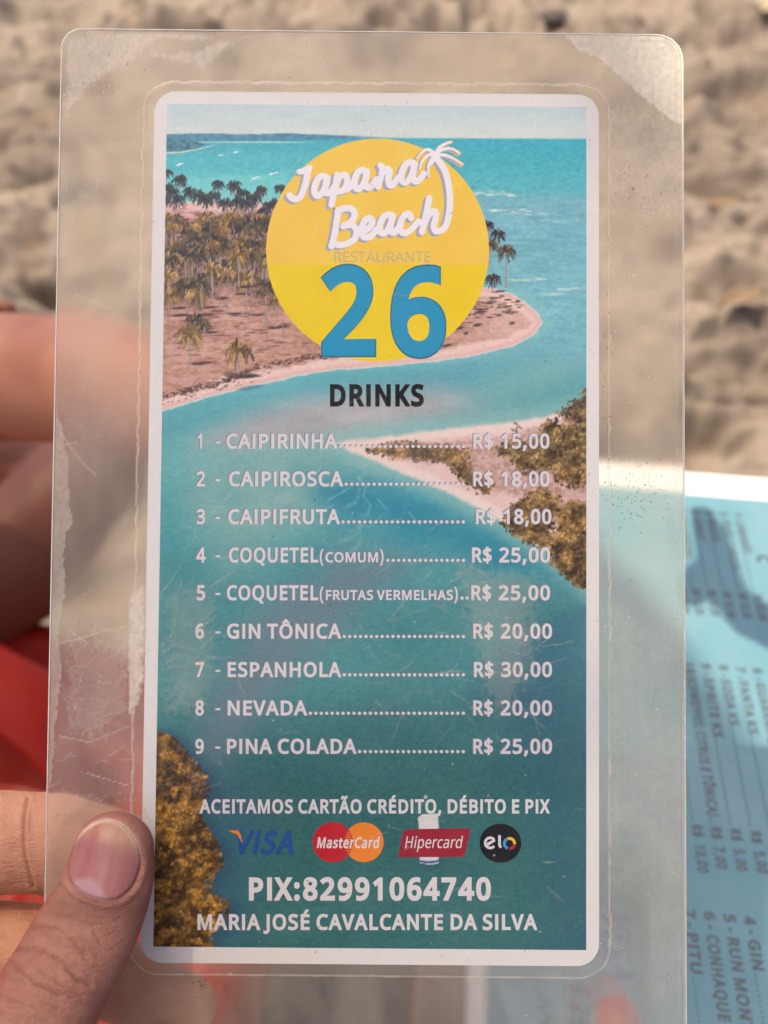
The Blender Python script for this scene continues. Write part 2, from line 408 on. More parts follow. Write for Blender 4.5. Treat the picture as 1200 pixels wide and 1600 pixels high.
    '5': '459|221,351 258,349 292,342 322,331 349,316 371,297 389,274 402,247 410,217 413,183 410,145 402,111 387,81 368,54 343,32 314,15 280,2 242,-5 199,-8 170,-7 142,-4 116,0 91,6 70,14 51,23 51,90 71,79 95,70 121,62 148,57 174,53 200,52 227,54 252,58 274,65 293,76 310,89 323,106 333,126 339,149 341,176 337,210 325,239 306,262 279,279 243,289 197,292 182,291 164,290 146,288 128,285 112,283 99,280 64,302 86,573 373,573 373,508 146,508 132,342 142,344 155,346 169,348 185,350 202,351',
    '6': '459|44,245 45,278 47,310 51,342 57,374 64,404 75,433 87,461 103,486 121,510 143,530 168,548 196,562 228,572 265,578 306,581 318,580 330,580 344,579 356,578 368,576 377,573 377,513 367,516 356,519 344,520 332,522 320,523 308,523 273,521 242,515 216,504 193,491 173,474 158,454 145,431 134,407 127,380 121,352 117,322 115,291 119,291 128,303 138,315 150,326 163,335 178,343 194,350 213,355 233,357 255,358 287,356 316,349 342,338 365,322 384,303 400,279 412,251 419,220 421,184 419,147 411,112 399,82 382,55 361,33 336,15 307,2 275,-5 239,-8 212,-6 187,-1 163,7 140,19 119,35 101,54 84,76 70,103 59,133 51,166 46,204|238,51 270,55 297,66 320,84 337,109 348,143 351,184 348,218 339,247 324,271 302,289 274,300 241,303 217,301 195,296 175,287 157,276 143,263 131,248 122,232 117,215 115,198 116,181 119,163 123,146 129,129 137,114 146,99 158,85 170,74 185,64 201,57 219,53',
    '7': '459|109,0 344,508 35,508 35,573 419,573 419,518 187,0',
    '8': '459|229,581 261,579 291,574 318,565 341,553 362,538 378,519 390,497 398,472 400,443 399,421 394,401 385,383 374,367 361,352 346,338 329,325 291,303 314,291 335,279 355,265 373,250 389,234 401,216 411,196 417,173 419,148 416,118 408,90 395,65 378,44 356,26 330,11 300,1 267,-6 231,-8 192,-6 157,0 126,10 100,24 78,42 61,63 49,87 42,115 39,146 41,171 47,194 56,214 68,232 82,249 99,264 118,277 138,289 158,299 140,310 123,322 107,336 93,350 81,366 71,383 64,401 59,422 58,444 60,472 68,497 80,518 97,537 117,552 141,565 168,573 197,579|108,145 112,119 121,96 138,76 161,60 192,51 229,48 265,51 295,60 319,76 336,96 346,120 350,148 348,166 343,182 335,197 324,211 310,223 293,235 274,246 253,256 229,265 217,270 194,260 174,249 157,237 142,225 130,212 121,197 114,182 110,164|228,524 200,521 176,514 155,502 139,486 130,466 127,441 128,422 133,406 141,391 151,379 164,367 179,357 195,348 213,339 232,330 250,339 267,348 282,357 296,367 307,379 317,392 325,406 329,423 330,441 327,466 318,486 302,502 282,514 257,521',
    '9': '459|417,328 416,295 414,263 410,231 405,199 397,168 387,139 374,112 358,86 340,63 318,42 293,25 265,11 232,0 195,-6 154,-8 143,-8 117,-6 103,-4 92,-2 82,0 82,60 92,57 103,55 115,53 128,51 140,50 152,50 188,52 218,58 245,68 268,82 287,99 303,118 316,141 327,165 334,192 340,221 344,250 346,281 341,281 332,269 322,258 310,247 297,238 282,230 266,223 247,218 227,215 204,214 173,216 144,223 118,235 95,250 76,270 61,294 49,321 42,352 40,387 43,426 50,460 63,491 80,517 101,540 127,557 156,570 188,578 223,581 250,579 275,574 299,565 322,553 342,537 361,518 377,495 391,469 402,439 410,406 415,369|223,521 192,518 165,507 142,488 124,463 113,429 110,388 113,354 122,325 137,301 158,284 186,273 220,269 244,271 266,276 286,285 304,296 318,310 330,325 339,341 344,358 346,374 345,392 342,409 338,426 332,443 324,459 315,474 304,487 291,499 277,508 260,516 242,520',
    '$': '459|203,39 174,40 145,43 117,47 91,52 69,58 50,66 50,134 70,126 93,118 119,111 148,106 175,103 203,101 203,263 170,273 141,284 116,296 96,310 79,325 66,342 57,362 52,383 50,407 52,432 58,455 69,475 83,492 101,507 122,519 146,529 173,535 203,538 203,609 254,609 254,539 282,538 332,530 354,524 375,517 395,509 374,450 356,457 337,463 317,468 275,476 254,478 254,317 288,306 317,296 342,284 364,272 382,258 396,242 406,223 412,202 414,176 409,141 395,111 372,85 340,65 301,51 254,43 254,-47 203,-47|254,105 283,110 306,117 323,127 335,140 342,155 345,172 344,184 341,195 337,205 330,213 321,221 309,228 294,234 276,240 254,246|203,476 185,475 169,471 156,466 144,460 135,453 128,444 123,435 120,424 119,413 120,400 122,388 126,377 133,368 141,360 152,352 166,346 183,340 203,334',
    ':': '215|58,43 59,61 64,75 72,85 82,92 94,96 107,97 120,96 132,92 142,85 151,75 156,61 157,43 156,26 151,12 142,2 132,-6 120,-10 107,-11 94,-10 82,-6 72,2 64,12 59,26|58,387 59,405 64,419 72,429 82,436 94,440 107,441 120,440 132,436 142,429 151,419 156,405 157,387 156,369 151,355 142,345 132,338 120,333 107,332 94,333 82,338 72,345 64,355 59,369',
    ',': '215|154,84 149,65 143,45 136,23 128,1 120,-20 111,-42 102,-63 94,-84 85,-103 33,-103 38,-83 43,-61 49,-38 53,-15 63,31 67,53 70,74 73,93 148,93',
    '-': '258|32,184 32,246 226,246 226,184',
    '(': '241|32,220 33,263 38,306 45,348 54,389 67,429 83,468 103,504 125,540 150,573 217,573 182,521 154,465 132,407 116,346 107,284 103,221 105,179 109,139 116,98 126,58 139,19 154,-20 172,-57 192,-92 216,-127 150,-127 125,-94 103,-60 83,-24 67,14 54,53 45,94 38,135 33,177',
    ')': '241|209,220 207,177 203,135 196,94 186,53 173,14 158,-24 139,-60 116,-94 91,-127 25,-127 48,-92 69,-57 87,-20 102,19 114,58 124,98 131,139 136,179 137,221 136,263 131,304 124,346 114,386 102,426 87,465 69,503 48,539 24,573 91,573 116,540 139,504 158,468 173,429 186,389 196,348 203,306 207,263',
    'a': '450|231,437 279,433 318,422 347,403 368,375 381,338 385,293 385,0 334,0 320,61 304,46 292,33 279,22 265,13 250,5 234,-1 216,-5 195,-7 172,-8 148,-7 124,-2 103,6 84,16 68,30 55,48 45,68 39,92 37,119 43,159 59,192 87,219 127,238 179,251 243,257 316,259 316,285 313,317 306,342 293,359 275,371 253,378 227,380 205,379 183,376 163,370 143,363 124,355 106,347 84,400 104,410 126,419 151,426 177,432 204,436|252,208 204,203 167,195 141,182 124,165 113,144 110,119 112,97 120,79 132,66 148,56 167,51 188,49 223,52 253,62 279,79 299,103 311,134 315,172 315,210',
    'c': '385|241,-8 204,-5 170,2 139,15 112,34 88,58 69,87 55,123 47,165 44,213 47,262 56,305 71,342 90,372 114,396 142,415 174,428 208,435 245,438 267,437 288,435 309,431 328,426 344,421 358,415 337,356 323,361 308,365 292,370 275,373 259,375 244,376 217,374 193,368 172,358 155,343 141,325 131,303 123,277 119,247 117,213 119,181 123,152 131,126 141,104 155,86 172,71 191,61 214,55 240,53 262,54 283,56 302,60 319,65 336,71 351,78 351,15 336,8 304,-2 285,-5 264,-7',
    'd': '493|221,-8 171,-2 128,17 92,48 65,91 49,146 44,214 49,282 66,338 93,381 128,413 171,432 221,438 243,437 262,434 280,429 296,423 310,416 323,407 335,397 345,386 354,374 359,374 359,383 358,393 356,405 355,418 355,429 354,438 354,609 425,609 425,0 368,0 358,58 354,58 345,46 335,35 323,24 310,15 296,7 279,1 262,-4 242,-7|232,51 273,55 305,67 328,88 343,117 352,154 355,200 355,213 352,263 343,304 329,336 306,360 274,375 231,379 196,374 168,359 146,334 130,300 120,260 117,213 120,165 130,125 146,93 168,69 197,55',
    'e': '452|234,438 269,435 301,427 329,414 354,396 374,373 390,346 402,315 409,281 411,244 411,201 117,201 122,157 134,119 154,90 181,69 215,56 254,52 280,53 305,56 327,60 348,66 370,73 392,82 392,20 370,11 349,4 327,-1 304,-5 279,-7 251,-8 212,-5 176,3 143,17 114,36 90,61 70,91 56,126 47,167 44,212 47,257 55,297 68,333 86,364 108,390 134,411 164,426 198,435|233,380 202,377 175,366 154,348 137,323 125,293 119,257 338,257 336,281 333,302 326,322 318,338 306,353 292,364 276,373 256,378',
    'i': '207|139,430 139,0 68,0 68,430|104,591 115,590 124,586 133,580 140,572 144,560 145,546 144,532 140,521 133,512 124,506 115,502 104,501 93,502 83,506 75,512 68,521 64,532 63,546 64,560 68,572 75,580 83,586 93,590',
    'l': '207|139,0 68,0 68,609 139,609',
    'n': '496|275,438 322,434 361,421 391,401 413,371 426,330 431,280 431,0 361,0 361,275 358,307 351,333 338,353 319,367 295,376 265,379 222,374 189,361 166,338 151,308 142,269 139,223 139,0 68,0 68,430 125,430 136,371 140,371 150,385 162,398 175,409 190,418 206,425 222,431 239,435 257,437',
    'o': '485|442,216 440,181 436,150 428,121 417,95 404,71 388,51 369,33 348,18 324,7 299,-1 271,-6 241,-8 214,-6 188,-1 163,7 140,18 119,33 100,51 84,71 70,95 59,121 51,150 46,181 44,216 47,261 55,301 68,336 87,367 110,392 137,412 169,426 204,435 244,438 281,435 316,426 347,412 374,392 398,367 417,336 431,301 439,261|117,216 119,184 123,154 130,128 141,105 155,86 172,71 192,59 216,53 243,51 270,53 294,59 314,71 331,86 345,105 356,128 363,154 367,184 369,216 367,248 363,277 355,303 345,325 331,344 314,359 294,370 270,376 242,379 202,374 171,359 147,335 130,303 120,263',
    'p': '493|273,438 322,432 365,413 401,383 428,339 444,284 449,216 447,170 439,129 427,93 410,62 390,37 365,17 337,3 306,-5 272,-8 251,-7 231,-4 213,1 197,7 182,15 158,33 148,44 139,55 134,55 135,45 136,33 138,7 139,-5 139,-192 68,-192 68,430 126,430 136,371 148,383 158,394 170,405 182,414 197,422 213,429 231,434 251,437|260,379 233,377 210,371 190,362 174,349 161,333 152,313 145,289 141,261 139,229 139,216 140,182 144,152 150,126 159,103 172,85 188,70 208,59 233,53 261,51 286,53 308,60 326,72 341,88 354,108 364,131 371,157 375,186 376,217 373,262 363,302 348,334 325,359 296,374',
    'r': '331|269,438 277,438 286,437 295,437 304,436 312,435 319,433 310,368 303,370 296,371 287,372 271,374 264,374 248,373 232,369 217,363 202,355 189,346 176,334 166,321 156,305 149,289 143,270 140,251 139,229 139,0 68,0 68,430 126,430 134,351 147,367 158,381 170,395 183,407 198,418 214,426 231,433 249,437',
    's': '384|348,119 346,92 339,69 327,49 311,32 292,18 268,6 241,-2 210,-6 176,-8 148,-7 122,-5 99,-1 78,5 59,11 42,19 42,83 60,75 81,67 104,60 128,54 153,50 178,49 211,51 236,57 256,66 269,79 277,94 280,112 279,123 276,132 271,141 264,150 253,158 239,167 222,176 200,185 174,196 148,206 124,217 103,228 84,239 69,252 57,266 48,283 43,302 41,324 46,358 61,386 85,408 118,425 157,435 202,438 228,437 252,434 275,430 298,424 319,417 339,409 315,353 297,360 278,366 258,372 238,377 218,379 197,380 171,379 149,374 131,366 118,356 111,343 108,328 109,317 113,307 119,298 127,290 139,282 154,274 172,266 193,256 245,236 268,226 289,215 306,203 321,191 333,176 341,159 346,140',
    't': '289|212,50 222,50 233,51 245,53 255,54 264,56 272,59 272,5 263,1 253,-2 240,-4 226,-6 213,-8 200,-8 178,-7 157,-3 138,4 120,13 104,27 91,44 82,66 76,93 74,125 74,375 13,375 13,409 75,437 103,528 144,528 144,430 269,430 269,375 144,375 144,127 146,103 153,83 163,69 177,58 193,52',
    'm': '750|540,438 584,434 621,421 649,401 669,371 681,330 685,280 685,0 615,0 615,277 613,308 606,333 594,353 577,367 555,376 528,379 490,374 460,362 438,342 423,315 414,280 411,237 411,0 342,0 342,277 341,298 337,317 332,333 325,347 315,359 303,367 289,374 272,377 253,379 227,377 204,370 185,360 170,347 158,329 150,308 144,283 140,255 139,223 139,0 68,0 68,430 125,430 136,371 140,371 149,385 160,398 173,409 186,418 201,425 217,431 233,435 249,437 266,438 298,436 325,430 349,420 369,406 386,388 398,366 402,366 418,388 438,406 461,420 486,430 512,436',
    'u': '496|427,430 427,0 370,0 359,57 346,43 334,31 321,20 306,11 290,4 273,-1 256,-5 238,-7 220,-8 187,-6 159,-1 134,8 112,21 95,38 81,59 71,85 65,114 63,148 63,430 135,430 135,153 137,122 145,96 158,76 176,62 200,53 230,51 260,53 285,59 306,69 323,82 336,100 345,121 352,146 356,175 357,206 357,430',
}
GLYPHS['I'] = '230|78,0 152,0 152,573 78,573'


def _circle(cx, cy, r, n=10, ph=0.3):
    return [(cx + r * math.cos(ph + 2 * math.pi * k / n), cy + r * math.sin(ph + 2 * math.pi * k / n)) for k in range(n)]


def fill(loops):
    """Points and triangles of the area inside the loops (holes run the other way)."""
    co, ed = [], []
    for l in loops:
        b = len(co)
        co += [Vector((p[0], p[1])) for p in l]
        ed += [(b + i, b + (i + 1) % len(l)) for i in range(len(l))]
    vo, _, fo, _, _, _ = delaunay_2d_cdt(co, ed, [], 0, 1e-3)
    out = []
    for t in fo:
        cx, cy = sum(vo[i].x for i in t) / len(t), sum(vo[i].y for i in t) / len(t)
        wnd = 0
        for l in loops:
            for i in range(len(l)):
                (x0, y0), (x1, y1) = l[i - 1], l[i]
                if (y0 > cy) != (y1 > cy) and cx < (x1 - x0) * (cy - y0) / (y1 - y0) + x0: wnd += 1 if y1 > y0 else -1
        if wnd: out.append(tuple(t))
    return [(p.x, p.y) for p in vo], out


_cache = {}


def glyph(ch, bold):
    """Advance and filled outline (points, triangles) of a letter in 1/1000 em; bold fattens it."""
    key = (ch, bold)
    if key in _cache: return _cache[key]
    if ch == ' ':
        _cache[key] = (205, [], []); return _cache[key]
    if ch == '.':
        loops, adv = [_circle(95, 42, 45)], 190
    elif ch not in GLYPHS:
        raise KeyError(ch)
    else:
        parts = GLYPHS[ch].split('|')
        adv = int(parts[0])
        loops = [[tuple(float(v) for v in p.split(',')) for p in l.split(' ')] for l in parts[1:]]

    def area(l): return 0.5 * sum(l[i - 1][0] * l[i][1] - l[i][0] * l[i - 1][1] for i in range(len(l)))

    def inside(p, l):
        c = False
        for i in range(len(l)):
            (x0, y0), (x1, y1) = l[i - 1], l[i]
            if (y0 > p[1]) != (y1 > p[1]) and p[0] < (x1 - x0) * (p[1] - y0) / (y1 - y0) + x0: c = not c
        return c
    groups = []
    order = sorted(range(len(loops)), key=lambda i: -abs(area(loops[i])))
    for i in order:
        host = None
        for g in groups:
            if inside(loops[i][0], loops[g[0]]): host = g
        if host is None: groups.append([i])
        else: host.append(i)
    P, F = [], []
    for g in groups:
        polys = []
        for q, i in enumerate(g):
            l = loops[i]
            if (area(l) > 0) != (q == 0): l = l[::-1]
            n = len(l)
            o = []
            for k in range(n):
                a, b, c = l[k - 1], l[k], l[(k + 1) % n]
                d1 = Vector((b[0] - a[0], b[1] - a[1])); d2 = Vector((c[0] - b[0], c[1] - b[1]))
                if d1.length < 1e-6 or d2.length < 1e-6: o.append(b); continue
                d1.normalize(); d2.normalize()
                n1, n2 = Vector((d1.y, -d1.x)), Vector((d2.y, -d2.x))
                nn = n1 + n2
                if nn.length < 1e-3: o.append(b); continue
                nn.normalize()
                k_ = bold / max(0.5, nn.dot(n1))
                o.append((b[0] + nn.x * k_, b[1] + nn.y * k_))
            polys.append(o)
        pts, tri = fill(polys)
        base = len(P)
        P.extend(pts)
        F.extend([tuple(base + v for v in t) for t in tri])
    _cache[key] = (adv + 2 * bold, [(p[0] + bold, p[1]) for p in P], F)
    return _cache[key]


class Ink:
    """Flat printed shapes gathered into one mesh; put(x, y, h) places a design point."""
    def __init__(self, put, h):
        self.put, self.h = put, h
        self.v, self.f, self.mi = [], [], []

    def tris(self, pts, faces, mi=0, h=None):
        b = len(self.v)
        hh = self.h if h is None else h
        self.v.extend(self.put(x, y, hh) for x, y in pts)
        for t in faces:
            p = [self.v[b + i] for i in t]
            if (p[1] - p[0]).cross(p[2] - p[0]).z < 0: t = t[::-1]
            self.f.append(tuple(b + i for i in t)); self.mi.append(mi)

    def poly(self, pts, mi=0, h=None):
        p, t = fill([pts])
        self.tris(p, t, mi, h)

    def text(self, s, x0, x1, yb, cap, bold=22, slope=0.0, shear=0.0, mi=0, h=None, down=True, track=0.0):
        """Sets s between x0 and x1 on baseline yb (photo-like axes, y down) with capitals cap high."""
        x = 0.0
        items = []
        for ch in s:
            adv, P, F = glyph(ch, bold)
            items.append((x, P, F)); x += adv + track
        w = max(1.0, x - 2 * bold - track)
        k = (x1 - x0) / w if x1 is not None else cap / 573.0
        ky = cap / 573.0
        sg = -1.0 if down else 1.0
        for gx, P, F in items:
            pts = []
            for px, py in P:
                X = (gx + px - bold) * k + py * ky * shear
                pts.append((x0 + X, yb + sg * py * ky + slope * X))
            self.tris(pts, F, mi, h)
        return x0 + w * k

    def dots(self, x0, x1, y, r, step, mi=0, slope=0.0):
        n = max(1, int(round((x1 - x0) / step)))
        for k in range(n + 1):
            x = x0 + (x1 - x0) * k / n
            self.poly(_circle(x, y + slope * (x - x0), r, 6, 0.0), mi)

    def build(self, name, mats, parent):
        return link(name, mesh(name, self.v, self.f, self.mi), mats, parent)


def round_rect(x0, x1, y0, y1, radii, n=8):
    """Corner radii in the order top left, top right, bottom right, bottom left (y up)."""
    tl, tr, br, bl = radii
    out = []
    for cx, cy, r, a0 in ((x1 - tr, y1 - tr, tr, 0), (x0 + tl, y1 - tl, tl, 90), (x0 + bl, y0 + bl, bl, 180), (x1 - br, y0 + br, br, 270)):
        for k in range(n + 1):
            a = R(a0 + 90.0 * k / n)
            out.append((cx + r * math.cos(a), cy + r * math.sin(a)))
    return out


def slab(outline, z0, z1):
    n = len(outline)
    v = [(x, y, z1) for x, y in outline] + [(x, y, z0) for x, y in outline]
    f = [tuple(range(n)), tuple(range(2 * n - 1, n - 1, -1))]
    f += [(i, n + i, n + (i + 1) % n, (i + 1) % n) for i in range(n)]
    return v, f


# ------------------------------------------------------------------ the printed aerial beach picture
def paint_beach(X, Y):
    r = Raster(X, Y)
    rg = random.Random(11)
    L = lambda *c: lin(c)
    # paint in sRGB 0-255, converted once at the end
    C = lambda *c: np.array(c, dtype=float)
    n1 = fbm(X / 60, Y / 26, 3, 4); n2 = fbm(X / 7, Y / 4, 5, 3); n3 = fbm(X / 160, Y / 110, 8, 3)
    # sky
    t = sstep(160, 216, Y)
    r.c[:] = C(186, 206, 220) * (1 - t[..., None]) + C(203, 214, 220) * t[..., None]
    r.c += ((fbm(X / 50, Y / 12, 9, 3) - .5) * 10)[..., None]
    # open sea
    hor = 216 + 0.004 * (X - 600)
    sea = sstep(hor - 1.2, hor + 1.2, Y)
    tt = sstep(216, 330, Y)
    s1 = C(66, 172, 198) * (1 - tt[..., None]) + C(96, 182, 200) * tt[..., None]
    r.mix(s1, sea)
    r.mix(C(84, 188, 205), sea * (1 - sstep(430, 640, X)) * sstep(222, 250, Y) * .8)
    r.mix(C(124, 208, 216), sstep(264, 284, Y) * (1 - sstep(420, 520, X)) * .75)
    r.mix(C(122, 178, 200), sstep(292, 318, Y + 8 * (n1 - .5)) * sstep(620, 720, X) * .85)
    r.mix(C(126, 190, 206), sstep(380, 470, Y) * sstep(720, 800, X) * .5)
    r.c += ((n2 - .5) * 22 * sea)[..., None]
    r.c += ((fbm(X / 40, Y / 5, 21, 3) - .5) * 26 * sea * sstep(300, 340, Y))[..., None]
    # surf lines
    for x0, x1, y, a in ((735, 800, 304, .75), (765, 830, 329, .7), (742, 790, 300, .4), (790, 872, 334, .35), (795, 915, 346, .25), (790, 850, 437, .5), (870, 915, 452, .45), (845, 880, 460, .3)):
        for k in range(14):
            xx = x0 + (x1 - x0) * rg.random()
            r.dab(xx, y + rg.uniform(-2, 2), rg.uniform(4, 9), 1.3, rg.uniform(-.1, .1), C(214, 226, 230), a * .7)
    # far coast
    top = 214 - 5 * fbm(X / 38, X * 0, 14, 3) * (1 - sstep(400, 590, X)) - 2.0 * (1 - sstep(500, 620, X))
    coast = sstep(top - .8, top + .8, Y) * (1 - sstep(219, 222, Y + 2.5 * sstep(400, 560, X))) * (1 - sstep(520, 640, X))
    r.mix(C(76, 138, 172) + ((n2 - .5) * 50)[..., None], coast)
    r.mix(C(190, 214, 220), (1 - sstep(.7, 1.8, np.abs(Y - 222.5))) * (1 - sstep(440, 520, X)) * .7)
    head = poly_sd(X, Y, [(250, 216), (300, 219), (322, 226), (308, 232), (285, 236), (250, 238)]) + 4 * (n2 - .5)
    r.mix(C(66, 124, 150) + ((n2 - .5) * 70)[..., None], sstep(-.8, .8, head))
    r.stroke([(250, 240), (285, 238), (312, 233), (335, 227)], 1.2, .5, C(222, 208, 205), .9)
    for x, y in ((283, 256), (279, 258), (397, 279), (403, 277), (424, 272), (432, 270), (345, 243), (369, 238)):
        r.dab(x, y, 4.5, 1.3, -.15, C(226, 238, 240), .95)
    # spit of land with the palm grove
    shore = [(120, 690), (240, 644), (290, 630), (330, 618), (375, 606), (420, 596), (470, 585), (520, 577), (580, 572), (650, 567), (705, 560), (760, 550), (800, 539),
             (832, 524), (846, 505), (838, 490), (820, 474), (800, 462), (780, 455), (740, 448), (640, 420), (520, 370), (420, 318), (120, 318)]
    sd = poly_sd(X, Y, shore) + 3.5 * (fbm(X / 14, Y / 9, 31, 3) - .5)
    r.mix(C(140, 196, 204), sstep(-26, -2, sd) * .55)                      # shallows
    r.mix(C(232, 214, 216), sstep(-3.2, -.8, sd) * .8)                     # wash
    r.mix(C(222, 182, 184), sstep(-1, 1, sd))                              # wet sand
    r.mix(C(228, 198, 196), sstep(3.0, 9, sd))
    ground = sstep(12, 20, sd + 12 * (fbm(X / 18, Y / 8, 33, 3) - .5)) * (1 - sstep(690, 800, X) * .55)
    gcol = C(184, 142, 132) + ((fbm(X / 6, Y / 3, 35, 4) - .5) * 60)[..., None] + ((fbm(X / 30, Y / 12, 36, 3) - .5) * 26)[..., None]
    r.mix(gcol, ground)
    r.mix(C(206, 164, 158), sstep(.55, .72, fbm(X / 40, Y / 7, 38, 3)) * ground * sstep(430, 470, Y) * .7)
    # the broken bank above the beach
    bank = [(250, 622), (285, 612), (310, 606), (340, 600), (372, 588), (402, 573), (440, 566), (480, 560), (530, 552)]
    for k in range(230):
        i = rg.randrange(len(bank) - 1); f = rg.random()
        x = bank[i][0] + (bank[i + 1][0] - bank[i][0]) * f; y = bank[i][1] + (bank[i + 1][1] - bank[i][1]) * f
        r.dab(x, y + rg.gauss(0, 2.4), rg.uniform(1.5, 5), rg.uniform(1, 2.2), -.2, C(*rg.choice([(88, 66, 66), (120, 88, 84), (66, 56, 66), (150, 110, 100)])), .75)
    for k in range(90):
        r.dab(rg.uniform(255, 420), 0, 1, 1, 0, C(0, 0, 0), 0)
        x = rg.uniform(252, 425); y = 640 - (x - 250) * .27 - rg.uniform(4, 26)
        r.dab(x, y, rg.uniform(1, 4), rg.uniform(.8, 2), -.2, C(*rg.choice([(120, 92, 92), (96, 80, 86), (236, 214, 210), (160, 126, 120)])), .7)
    # low dark shrubs and their shadows on the right of the spit
    for k in range(120):
        x = rg.uniform(690, 822); y = 458 + rg.random() * 60 * (1 - (x - 690) / 230)
        if poly_sd(np.array(x), np.array(y), shore) < 6: continue
        r.dab(x, y, rg.uniform(3, 8), rg.uniform(.9, 1.9), rg.uniform(-.1, .12), C(*rg.choice([(84, 70, 80), (110, 84, 84), (70, 62, 74), (130, 104, 98)])), .75)
    for x, y, a in ((728, 521, 4), (698, 540, 9), (716, 513, 10), (746, 508, 8), (800, 505, 5), (809, 471, 4)):
        r.dab(x, y, a, 2.6, -.2, C(72, 60, 66), .8)
    # grove: shade under the crowns, pink clearings, then the palms from the back forward
    grove = poly_sd(X, Y, [(240, 330), (420, 330), (440, 350), (450, 480), (400, 470), (350, 445), (320, 480), (280, 470), (240, 500)])
    gm = sstep(-8, 12, grove + 26 * (fbm(X / 22, Y / 16, 41, 3) - .5))
    r.mix(C(116, 90, 86) + ((fbm(X / 5, Y / 4, 43, 4) - .5) * 120)[..., None] * C(1, .9, .8), gm * .95)
    for x, y, rx, ry in ((280, 330, 36, 7), (305, 340, 26, 6), (266, 336, 16, 6), (286, 366, 9, 14), (322, 405, 7, 9), (342, 398, 8, 7), (352, 352, 20, 4), (300, 330, 30, 4), (395, 345, 14, 3)):
        for k in range(9):
            r.dab(x + rg.uniform(-rx, rx), y + rg.uniform(-ry, ry), rg.uniform(4, 9), rg.uniform(1.4, 3.2), rg.uniform(-.2, .2), C(*rg.choice([(206, 154, 162), (190, 136, 146), (220, 176, 180)])), .85)
    r.mix(C(58, 52, 66), sstep(-10, 8, poly_sd(X, Y, [(322, 412), (366, 404), (370, 438), (340, 440)]) + 10 * (n2 - .5)) * .8)

    def palm(x, y, s, cols, trunk, shade=True):
        """Crown centre x, y; crown radius s; trunk length."""
        if trunk > 0:
            lean = rg.uniform(-.06, .06)
            if shade:
                for k in range(3):
                    r.dab(x + s * .7 + rg.uniform(-4, 4), y + trunk + rg.uniform(-1.5, 1.5), s * rg.uniform(.5, 1.0), rg.uniform(1.1, 2.0), -.05, C(78, 60, 66), .7)
            r.stroke([(x, y), (x + lean * trunk * .6, y + trunk * .55), (x + lean * trunk, y + trunk)], 1.0, 1.4, C(158, 144, 146), .95)
        nf = 15
        for k in range(nf):
            a = math.pi * 2 * k / nf + rg.uniform(-.2, .2)
            ln = s * rg.uniform(.75, 1.12)
            c = C(*rg.choice(cols))
            ex, ey = math.cos(a) * ln, math.sin(a) * ln * .82
            mid = (x + ex * .55, y + ey * .6 - ln * .16)
            tip = (x + ex * .96, y + ey * .8 + ln * .34)
            r.stroke([(x, y), mid, tip], max(.9, s * .085), .35, c, .92, 1.1)
            for q in range(5):
                f = .35 + .13 * q
                bx, by = x + ex * f, y + ey * f - ln * .16 * (1 - f) + ln * .30 * max(0, f - .5)
                r.stroke([(bx, by), (bx + rg.uniform(-.12, .12) * s + ex * .06, by + s * .36)], .75, .3, c * rg.uniform(.66, 1.1), .85)
        r.dab(x, y, s * .22, s * .18, 0, C(*cols[0]) * .6, .7)

    DARK = [(60, 70, 86), (48, 58, 74), (74, 82, 92), (58, 62, 76)]
    MID = [(112, 98, 84), (76, 70, 72), (140, 120, 96), (54, 52, 60), (94, 84, 82)]
    SUN = [(176, 140, 92), (140, 112, 78), (100, 78, 64), (202, 168, 112), (118, 94, 70)]
    for x, y, s in ((260, 270, 9), (281, 281, 11), (341, 288, 9), (366, 290, 11), (408, 297, 9), (438, 294, 8), (297, 300, 11), (262, 296, 13), (276, 312, 13), (310, 306, 12),
                    (334, 308, 12), (352, 318, 11), (380, 304, 12), (386, 318, 12), (398, 310, 11), (421, 322, 10), (256, 312, 11), (270, 300, 10), (322, 312, 11), (372, 316, 11), (412, 330, 9), (430, 318, 10)):
        palm(x, y, s * 1.2, DARK, s * 1.3, False)
    back = [(rg.uniform(248, 440), rg.uniform(338, 366)) for _ in range(24)]
    mid = [(rg.uniform(248, 446), rg.uniform(366, 410)) for _ in range(46)]
    for x, y in sorted(back + mid, key=lambda p: p[1]):
        if rg.random() < .25 and 262 < x < 300 and y < 385: continue
        palm(x, y, rg.uniform(13, 19), MID if rg.random() < .7 else SUN, rg.uniform(24, 58), y > 400)
    for x, y, s, tr in ((262, 432, 20, 50), (290, 448, 22, 52), (308, 462, 18, 30), (268, 462, 17, 30), (314, 440, 17, 40), (356, 428, 16, 62), (386, 436, 18, 56), (415, 446, 16, 66), (440, 430, 15, 50),
                        (334, 420, 14, 46), (396, 404, 15, 40), (424, 410, 16, 30), (432, 470, 12, 40), (372, 398, 14, 50)):
        palm(x, y, s * 1.15, SUN if rg.random() < .7 else MID, tr)
    for x, y, h in ((262, 480, 44), (316, 470, 18), (342, 440, 40), (356, 418, 36), (416, 470, 74), (392, 450, 46), (442, 500, 30)):
        r.stroke([(x, y), (x + 1.5, y + h)], .8, 1.0, C(150, 132, 136), .9)
    for k in range(46):
        x, y = rg.uniform(252, 480), rg.uniform(472, 560)
        r.dab(x, y, rg.uniform(5, 13), rg.uniform(.9, 1.9), -.03, C(*rg.choice([(92, 70, 72), (112, 84, 82)])), .62)
    palm(306, 500, 17, MID, 14); palm(318, 508, 15, MID, 12)
    palm(296, 524, 25, SUN + [(160, 140, 92), (190, 166, 106)], 44)
    palm(372, 548, 27, SUN + [(168, 146, 96), (186, 164, 104)], 40)
    r.dab(384, 588, 18, 4, -.1, C(70, 62, 66), .7); r.dab(362, 586, 14, 5, .1, C(80, 66, 64), .6)
    r.dab(392, 606, 22, 3.6, -.15, C(60, 100, 130), .6)
